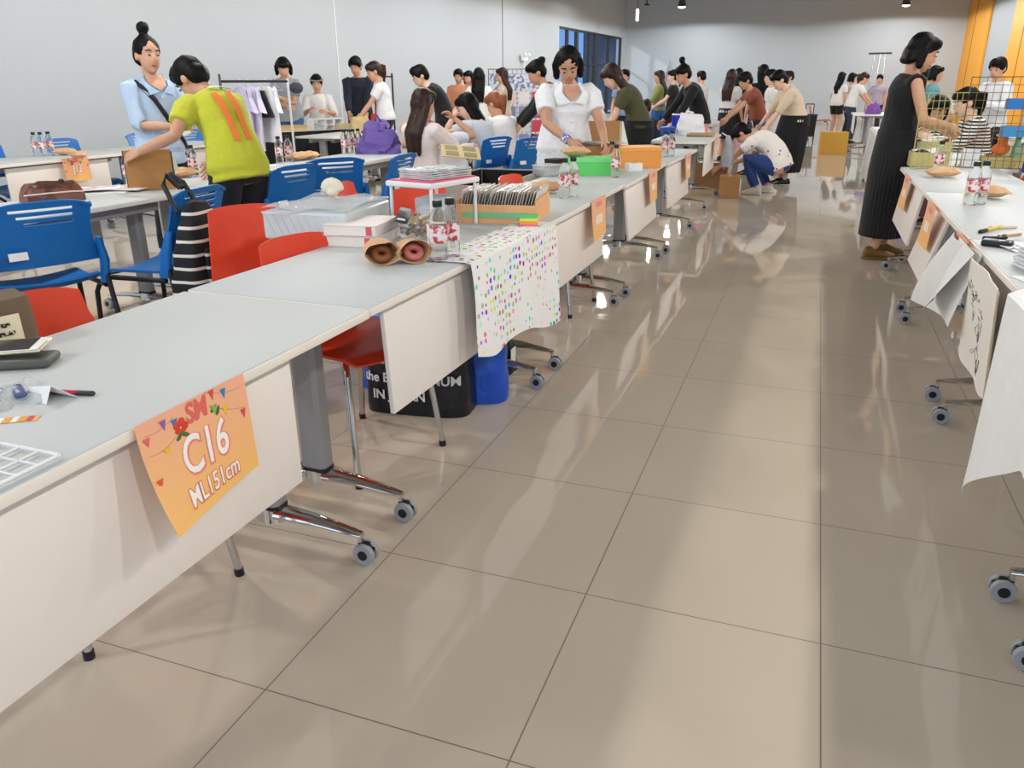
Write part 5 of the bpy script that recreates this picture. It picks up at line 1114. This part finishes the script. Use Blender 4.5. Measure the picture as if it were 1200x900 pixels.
MB().box((0, -.095, .16), (.2, .02, .16), bev=.008).build('front_pocket', pattern('stripe', '#121215', '#e2dccf', 5.2, axis='Z', thr=.88), bp)
pu = thing('purple_bag', 'crumpled purple bag at the end of the second-row table', 'bag', (-3.72, 6.58, TZ), 20); bag_mesh(.38, .28, .27, 81, .45, .06, squeeze=.7).build('bag_body', mat('#6a55a0', .7, bump=.5), pu); MB().tube([(-.03, 0, .25), (.0, -.02, .33), (.04, 0, .26)], .012).build('handle', mat('#5c4892', .7), pu)
np_ = thing('paper_pad', 'white sheets at the table end beside the yellow shirt', 'paper', Q(300, 196), 10); MB().box((0, 0, .005), (.28, .2, .009)).build('pages', PAPER, np_); MB().box((0, 0, .0098), (.26, .18, .0008)).build('top_sheet', mat('#f4f3f2', .7), np_)
# ---- clothes rack and its clothes
ra = thing('clothes_rack', 'clothes rack with a dark bar and a white pole, left of the grey tee', 'clothes rack', (0, 0, 0)); r0 = P(258, 97, y=7.05); r1 = P(337, 96, y=7.75); r0.z = r1.z = 1.36
MB().tube([r0, r1], .013, 10).build('bar', mat('#3c3d41', .35, metal=.6), ra); MB().tube([r1+V((0, 0, .03)), V((r1.x, r1.y, 0))], .013, 10).build('post', mat('#e2e4e6', .3, metal=.4), ra); MB().tube([r0+V((0, 0, .07)), V((r0.x, r0.y, 0))], .013, 10).build('post', mat('#5a5b60', .35, metal=.5), ra)
dd = (r1-r0).normalized(); sd_ = V((-dd.y, dd.x, 0))
for e in (r0, r1): MB().tube([V((e.x, e.y, .012))+sd_*.22, V((e.x, e.y, .012))-sd_*.22], .012, 8).build('base_bar', mat('#5a5b60', .35), ra)
def garment(label, f, kind, c, ln, group='clothes on the rack'):
    p = r0.lerp(r1, f); t = thing(kind, label, 'clothes', p, math.degrees(math.atan2(sd_.y, sd_.x)), group)
    MB().tube([(0, 0, .013), (.0, 0, .03), (.012, 0, .03), (.014, 0, .0), (0, 0, -.035), (-.17, 0, -.09), (.17, 0, -.09), (0, 0, -.035)], .003, 6).build('hanger', WHITEPL, t)
    m = MB(); hw = .19
    if kind == 'hanging_shirt':
        m.loft([(V((0, 0, -.05)), V((1, 0, 0)), V((0, 1, 0)), .06, .02), (V((0, 0, -.09)), V((1, 0, 0)), V((0, 1, 0)), hw, .03), (V((0, 0, -.3)), V((1, 0, 0)), V((0, 1, 0)), hw*.95, .05), (V((0, 0, -ln)), V((1, 0, 0)), V((0, 1, 0)), hw*1.02, .045)], 24)
        for sx in (-1, 1): m.loft([(V((sx*.17, 0, -.10)), V((0, 1, 0)), V((0, 0, 1)), .03, .05), (V((sx*.24, 0, -.30)), V((0, 1, 0)), V((1, 0, .3)).normalized(), .03, .06)], 12)
    else: m.loft([(V((0, 0, -.09)), V((1, 0, 0)), V((0, 1, 0)), .07, .03), (V((0, 0, -ln)), V((1, 0, 0)), V((0, 1, 0)), .24, .06)], 24)
    for v in m.bm.verts: v.co.y += .012*math.sin(v.co.x*40+f*9)*min(1, -v.co.z*3)
    m.build('fabric', cloth(c), t); return t
garment('pale lilac shirt, first on the rack behind the yellow shirt', .28, 'hanging_shirt', '#cfc8e2', .72); garment('white-lilac shirt, second on the rack', .40, 'hanging_shirt', '#d8d3e6', .70)
garment('black skirt hanging right of the lilac shirts', .56, 'hanging_skirt', '#0f1012', .36); garment('white shirt hanging below and right of the black skirt', .66, 'hanging_shirt', '#e9ebee', .62)
for f, l in ((.80, 'empty hanger nearest the white pole'), (.72, 'empty hanger right of the white shirt')):
    h_ = MB().tube([(0, 0, .013), (0, 0, .03), (.012, 0, .03), (.014, 0, 0), (0, 0, -.035), (-.17, 0, -.09), (.17, 0, -.09), (0, 0, -.035)], .0035, 6).build('coat_hanger', mat('#b9c4d6', .4)); h_.location = r0.lerp(r1, f); h_.rotation_euler = (0, 0, math.atan2(sd_.y, sd_.x)); tag(h_, l, 'hanger', 'empty hangers on the rack')
# dark skirt cloth of the far left stall and its goods
f0 = FT[0]; Mx = T(-6.85, 9.95, 0) @ RZ(-24)
sk_ = thing('table_skirt', 'black cloth hanging down the front of the far left stall', 'cloth', (-6.85, 9.95, 0), -24)
MB().grid(lambda u, v: V((.325+.02*math.sin(u*60)*v, (u-.5)*1.52, .732-.70*v)), 60, 6, .003).grid(lambda u, v: V(((.5-u)*.65, -.765-.01*math.sin(u*30)*v, .732-.70*v)), 24, 6, .003).build('cloth', mat('#10121c', .9), sk_); 
MB().box((0, 0, .7325), (.62, 1.5, .003)).build('top_cloth', mat('#e0ded9', .8), sk_)
def loc_(x, y, z=TZ+.004): return Mx @ V((x, y, z))
cbox('wicker_tray', 'tan woven tray full of goods in front of the grey tee', 'tray', loc_(.14, -.28), -24, (.24, .42, .07), '#c6ac78', flaps=False, lidc='#bda06a')
cbox('white_tray', 'white flat tray at the left end of the far left stall', 'tray', loc_(.12, -.62), -24, (.24, .2, .05), '#ebe9e2', lidc='#f1efe9')
wsd = thing('white_shelf', 'little white shelf stand on the far left stall', 'shelf', loc_(.1, .32), -24); MB().box((0, 0, .14), (.2, .5, .014)).box((0, 0, .06), (.2, .2, .01)).build('shelf_board', WHITEPL, wsd, smooth=False)
for sy in (-.24, -.05, .1, .24): MB().box((0, sy, .068), (.16, .014, .135)).build('shelf_leg', WHITEPL, wsd, smooth=False)
cbox('tan_box', 'tan box under the white shelf stand of the far left stall', 'box', loc_(.2, .56), -24, (.16, .24, .07), '#cdbb90')
dcap = thing('cap', 'dark grey cap held in the arms of the person in the grey tee', 'cap', P(347, 103, y=9.98), 20); MB().ell((0, 0, 0), (.10, .07, .075)).build('crown', mat('#4a4a52', .9), dcap); MB().ell((.02, -.06, -.05), (.08, .07, .012)).build('brim', mat('#44444c', .9), dcap)
# black stand behind the white tee
bs_ = thing('garment_stand', 'thin black garment stand behind the person in the white tee', 'stand', P(461, 120, y=11.9)*1); q = bs_.location; q.z = 0; MB().tube([(0, 0, 0), (0, 0, 1.5)], .014).build('post', BLACKPL, bs_); MB().tube([(-.35, -.2, 1.45), (.02, 0, 1.45)], .012).build('arm', BLACKPL, bs_); MB().box((0, 0, .01), (.4, .3, .02)).build('base_plate', BLACKPL, bs_)
# poster rack
pr = thing('poster_rack', 'wire rack covered in small pictures against the left wall', 'rack', P(606, 120, y=15.2)*1, 28); pr.location.z = 0
wires(MB(), V((-.55, 0, .02)), V((1.1, 0, 0)), V((0, 0, 1.58)), 12, 18, .006).build('wires', mat('#6d7078', .4, metal=.4), pr)
for sx in (-1, 1): MB().tube([(sx*.55, -.25, .02), (sx*.55, .25, .02)], .012).build('rack_foot', BLACKPL, pr)
MB().box((0, -.012, 1.36), (1.04, .006, .30)).build('picture_header', pattern('blobs', '#6e7492', '#c9ccd6', 16), pr, smooth=False)
for i in range(4):
    for j in range(4): MB().box((-.39+.26*i, -.014, 1.08-.26*j), (.2, .006, .22)).build('picture_card', mat(['#c23f52', '#8f93b8', '#d9b9b0', '#b04a58', '#dcd6d8', '#7d86a8'][(i*2+j*3) % 6], .5), pr, smooth=False); 
em = thing('wall_light', 'white twin-head emergency light on the left wall', 'lamp', (0, 0, 0)); d = _fw + _rt*((611-600)/FPX) + _up*((450-68)/FPX); k_ = (-8.55+.05*0)/(d.x-.05*d.y); ep = V((0, 0, CAM_H)) + d*k_; em.location = ep + V((.09, 0, 0)); em.rotation_euler = (0, 0, math.radians(-3))
MB().box((0, 0, 0), (.08, .34, .14), bev=.01).build('case', WHITEPL, em)
for sy in (-1, 1): MB().lathe([(.001, 0), (.05, 0), (.06, .05), (.001, .055)], n=16, mtx=T(.05, sy*.13, .06) @ RY(60)).build('lamp_head', WHITEPL, em)
MB().box((0, 0, -.18), (.03, .03, .24)).build('bracket', WHITEPL, em)
# goods in the middle distance
cbox('bag_heap_box', 'pale box with goods on the far stall left of the olive shirt', 'box', (-3.3, 12.3, TZ), 12, (.34, .3, .22), '#cfd3c4', lidc='#c9cf9a')
for k, (x, y, c, l) in enumerate(((-3.25, 12.75, '#dfe3df', 'white bag on the far stall, left of the olive shirt'), (-3.45, 13.1, '#b7c470', 'yellow-green bag on the far stall behind the white one'), (-5.7, 9.6, '#c9b27e', 'tan bag on the table beyond the seated women'), (1.05, 17.9, '#7a4a9c', 'purple cloth heap on the far right table'), (1.05, 18.5, '#c9879c', 'pink cloth heap on the far right table'), (1.0, 11.6, '#d8cfd4', 'pale cloth bundle on the table right of the black bob'), (2.3, 10.4, '#efe9e6', 'white bundle on the rear right-hand table'), (-1.7, 13.2, '#d9487c', 'hot pink bag on the far table before the rust tee'))):
    t = thing('soft_bag', l, 'bag', (x, y, TZ+.0005), 20*k); bag_mesh(.3, .24, .2, 90+k, .6, .025).build('bag_body', mat(c, .7, bump=.4), t); MB().tube([(-.04, 0, .18), (0, -.02, .24), (.04, 0, .18)], .008).build('handle', mat(c, .7), t)
pc = thing('tablecloth', 'pale cloth hanging low over the far table right of the aisle', 'cloth', (1.05, 11.7, 0)); MB().grid(lambda u, v: V((.33-.66*(v/.3) if v < .3 else -.335-.05*(v-.3)-.03*math.sin(u*30)*(v-.3), (u-.5)*1.54, .736 if v < .3 else .736-.84*(v-.3))), 50, 24, .002).build('cloth', mat('#dcd9d6', .8), pc)
bbk = thing('blue_backpack', 'blue backpack on the chair by the seated woman in the white vest', 'backpack', (-2.45, 7.75, .47), 40); bag_mesh(.32, .2, .38, 101, .7, .02).build('bag_body', mat('#1856a8', .6, bump=.3), bbk); MB().tube([(-.05, .02, .35), (0, .0, .43), (.05, .02, .35)], .01).build('handle', BLACKPL, bbk)
ab = thing('picture_album', 'open album with tan pages propped near the black lined case', 'album', P(540, 178, z=.82), 30); MB().box((0, 0, 0), (.30, .22, .008), rot=(.35, .1, 0)).build('board', mat('#d9bd8e', .7), ab, smooth=False)
for i in range(2):
    for j in range(2): MB().box((-.07+.14*i, -.05+.1*j, .006+(-.05+.1*j)*.36-(-.07+.14*i)*.1), (.10, .075, .002), rot=(.35, .1, 0)).build('picture', mat('#8d8a5c', .6), ab, smooth=False)
gt = thing('grey_tote', 'grey tote bag with black straps on the chair behind the white vest', 'bag', (-2.52, 7.45, .47), 30); bag_mesh(.30, .16, .3, 111, .95, .02, squeeze=.2).build('bag_body', mat('#a9adb0', .8), gt); MB().tube([(-.08, -.06, .28), (-.03, -.08, .40), (.05, -.07, .36), (.1, -.06, .28)], .009).build('handle', BLACKPL, gt)
cn = thing('grey_cone', 'tall grey pointed tent shape against the back wall', 'tent', (-5.22, 30.6, 0)); MB().loft([(V((0, 0, 0)), V((1, 0, 0)), V((0, 1, 0)), .62, .3), (V((.05, 0, 2.12)), V((1, 0, 0)), V((0, 1, 0)), .012, .012)], 24).build('fabric', cloth('#a2a09c'), cn); MB().cyl((.05, 0, 2.1), (.05, 0, 2.16), .012).build('tip', GREYMETAL, cn)
tp = thing('metal_stand', 'thin metal display stand by the back wall at the right', 'stand', P(1026, 100, y=27)*1); tp.location.z = 0
for sx in (-.14, .0, .14): MB().tube([(sx*1.6, 0, 0), (sx, 0, 2.1)], .018).build('post', CHROME_R, tp)
MB().box((0, 0, 2.12), (.62, .08, .05)).build('top_bar', BLACKPL, tp)
bpy.data.scenes.remove(TMP)
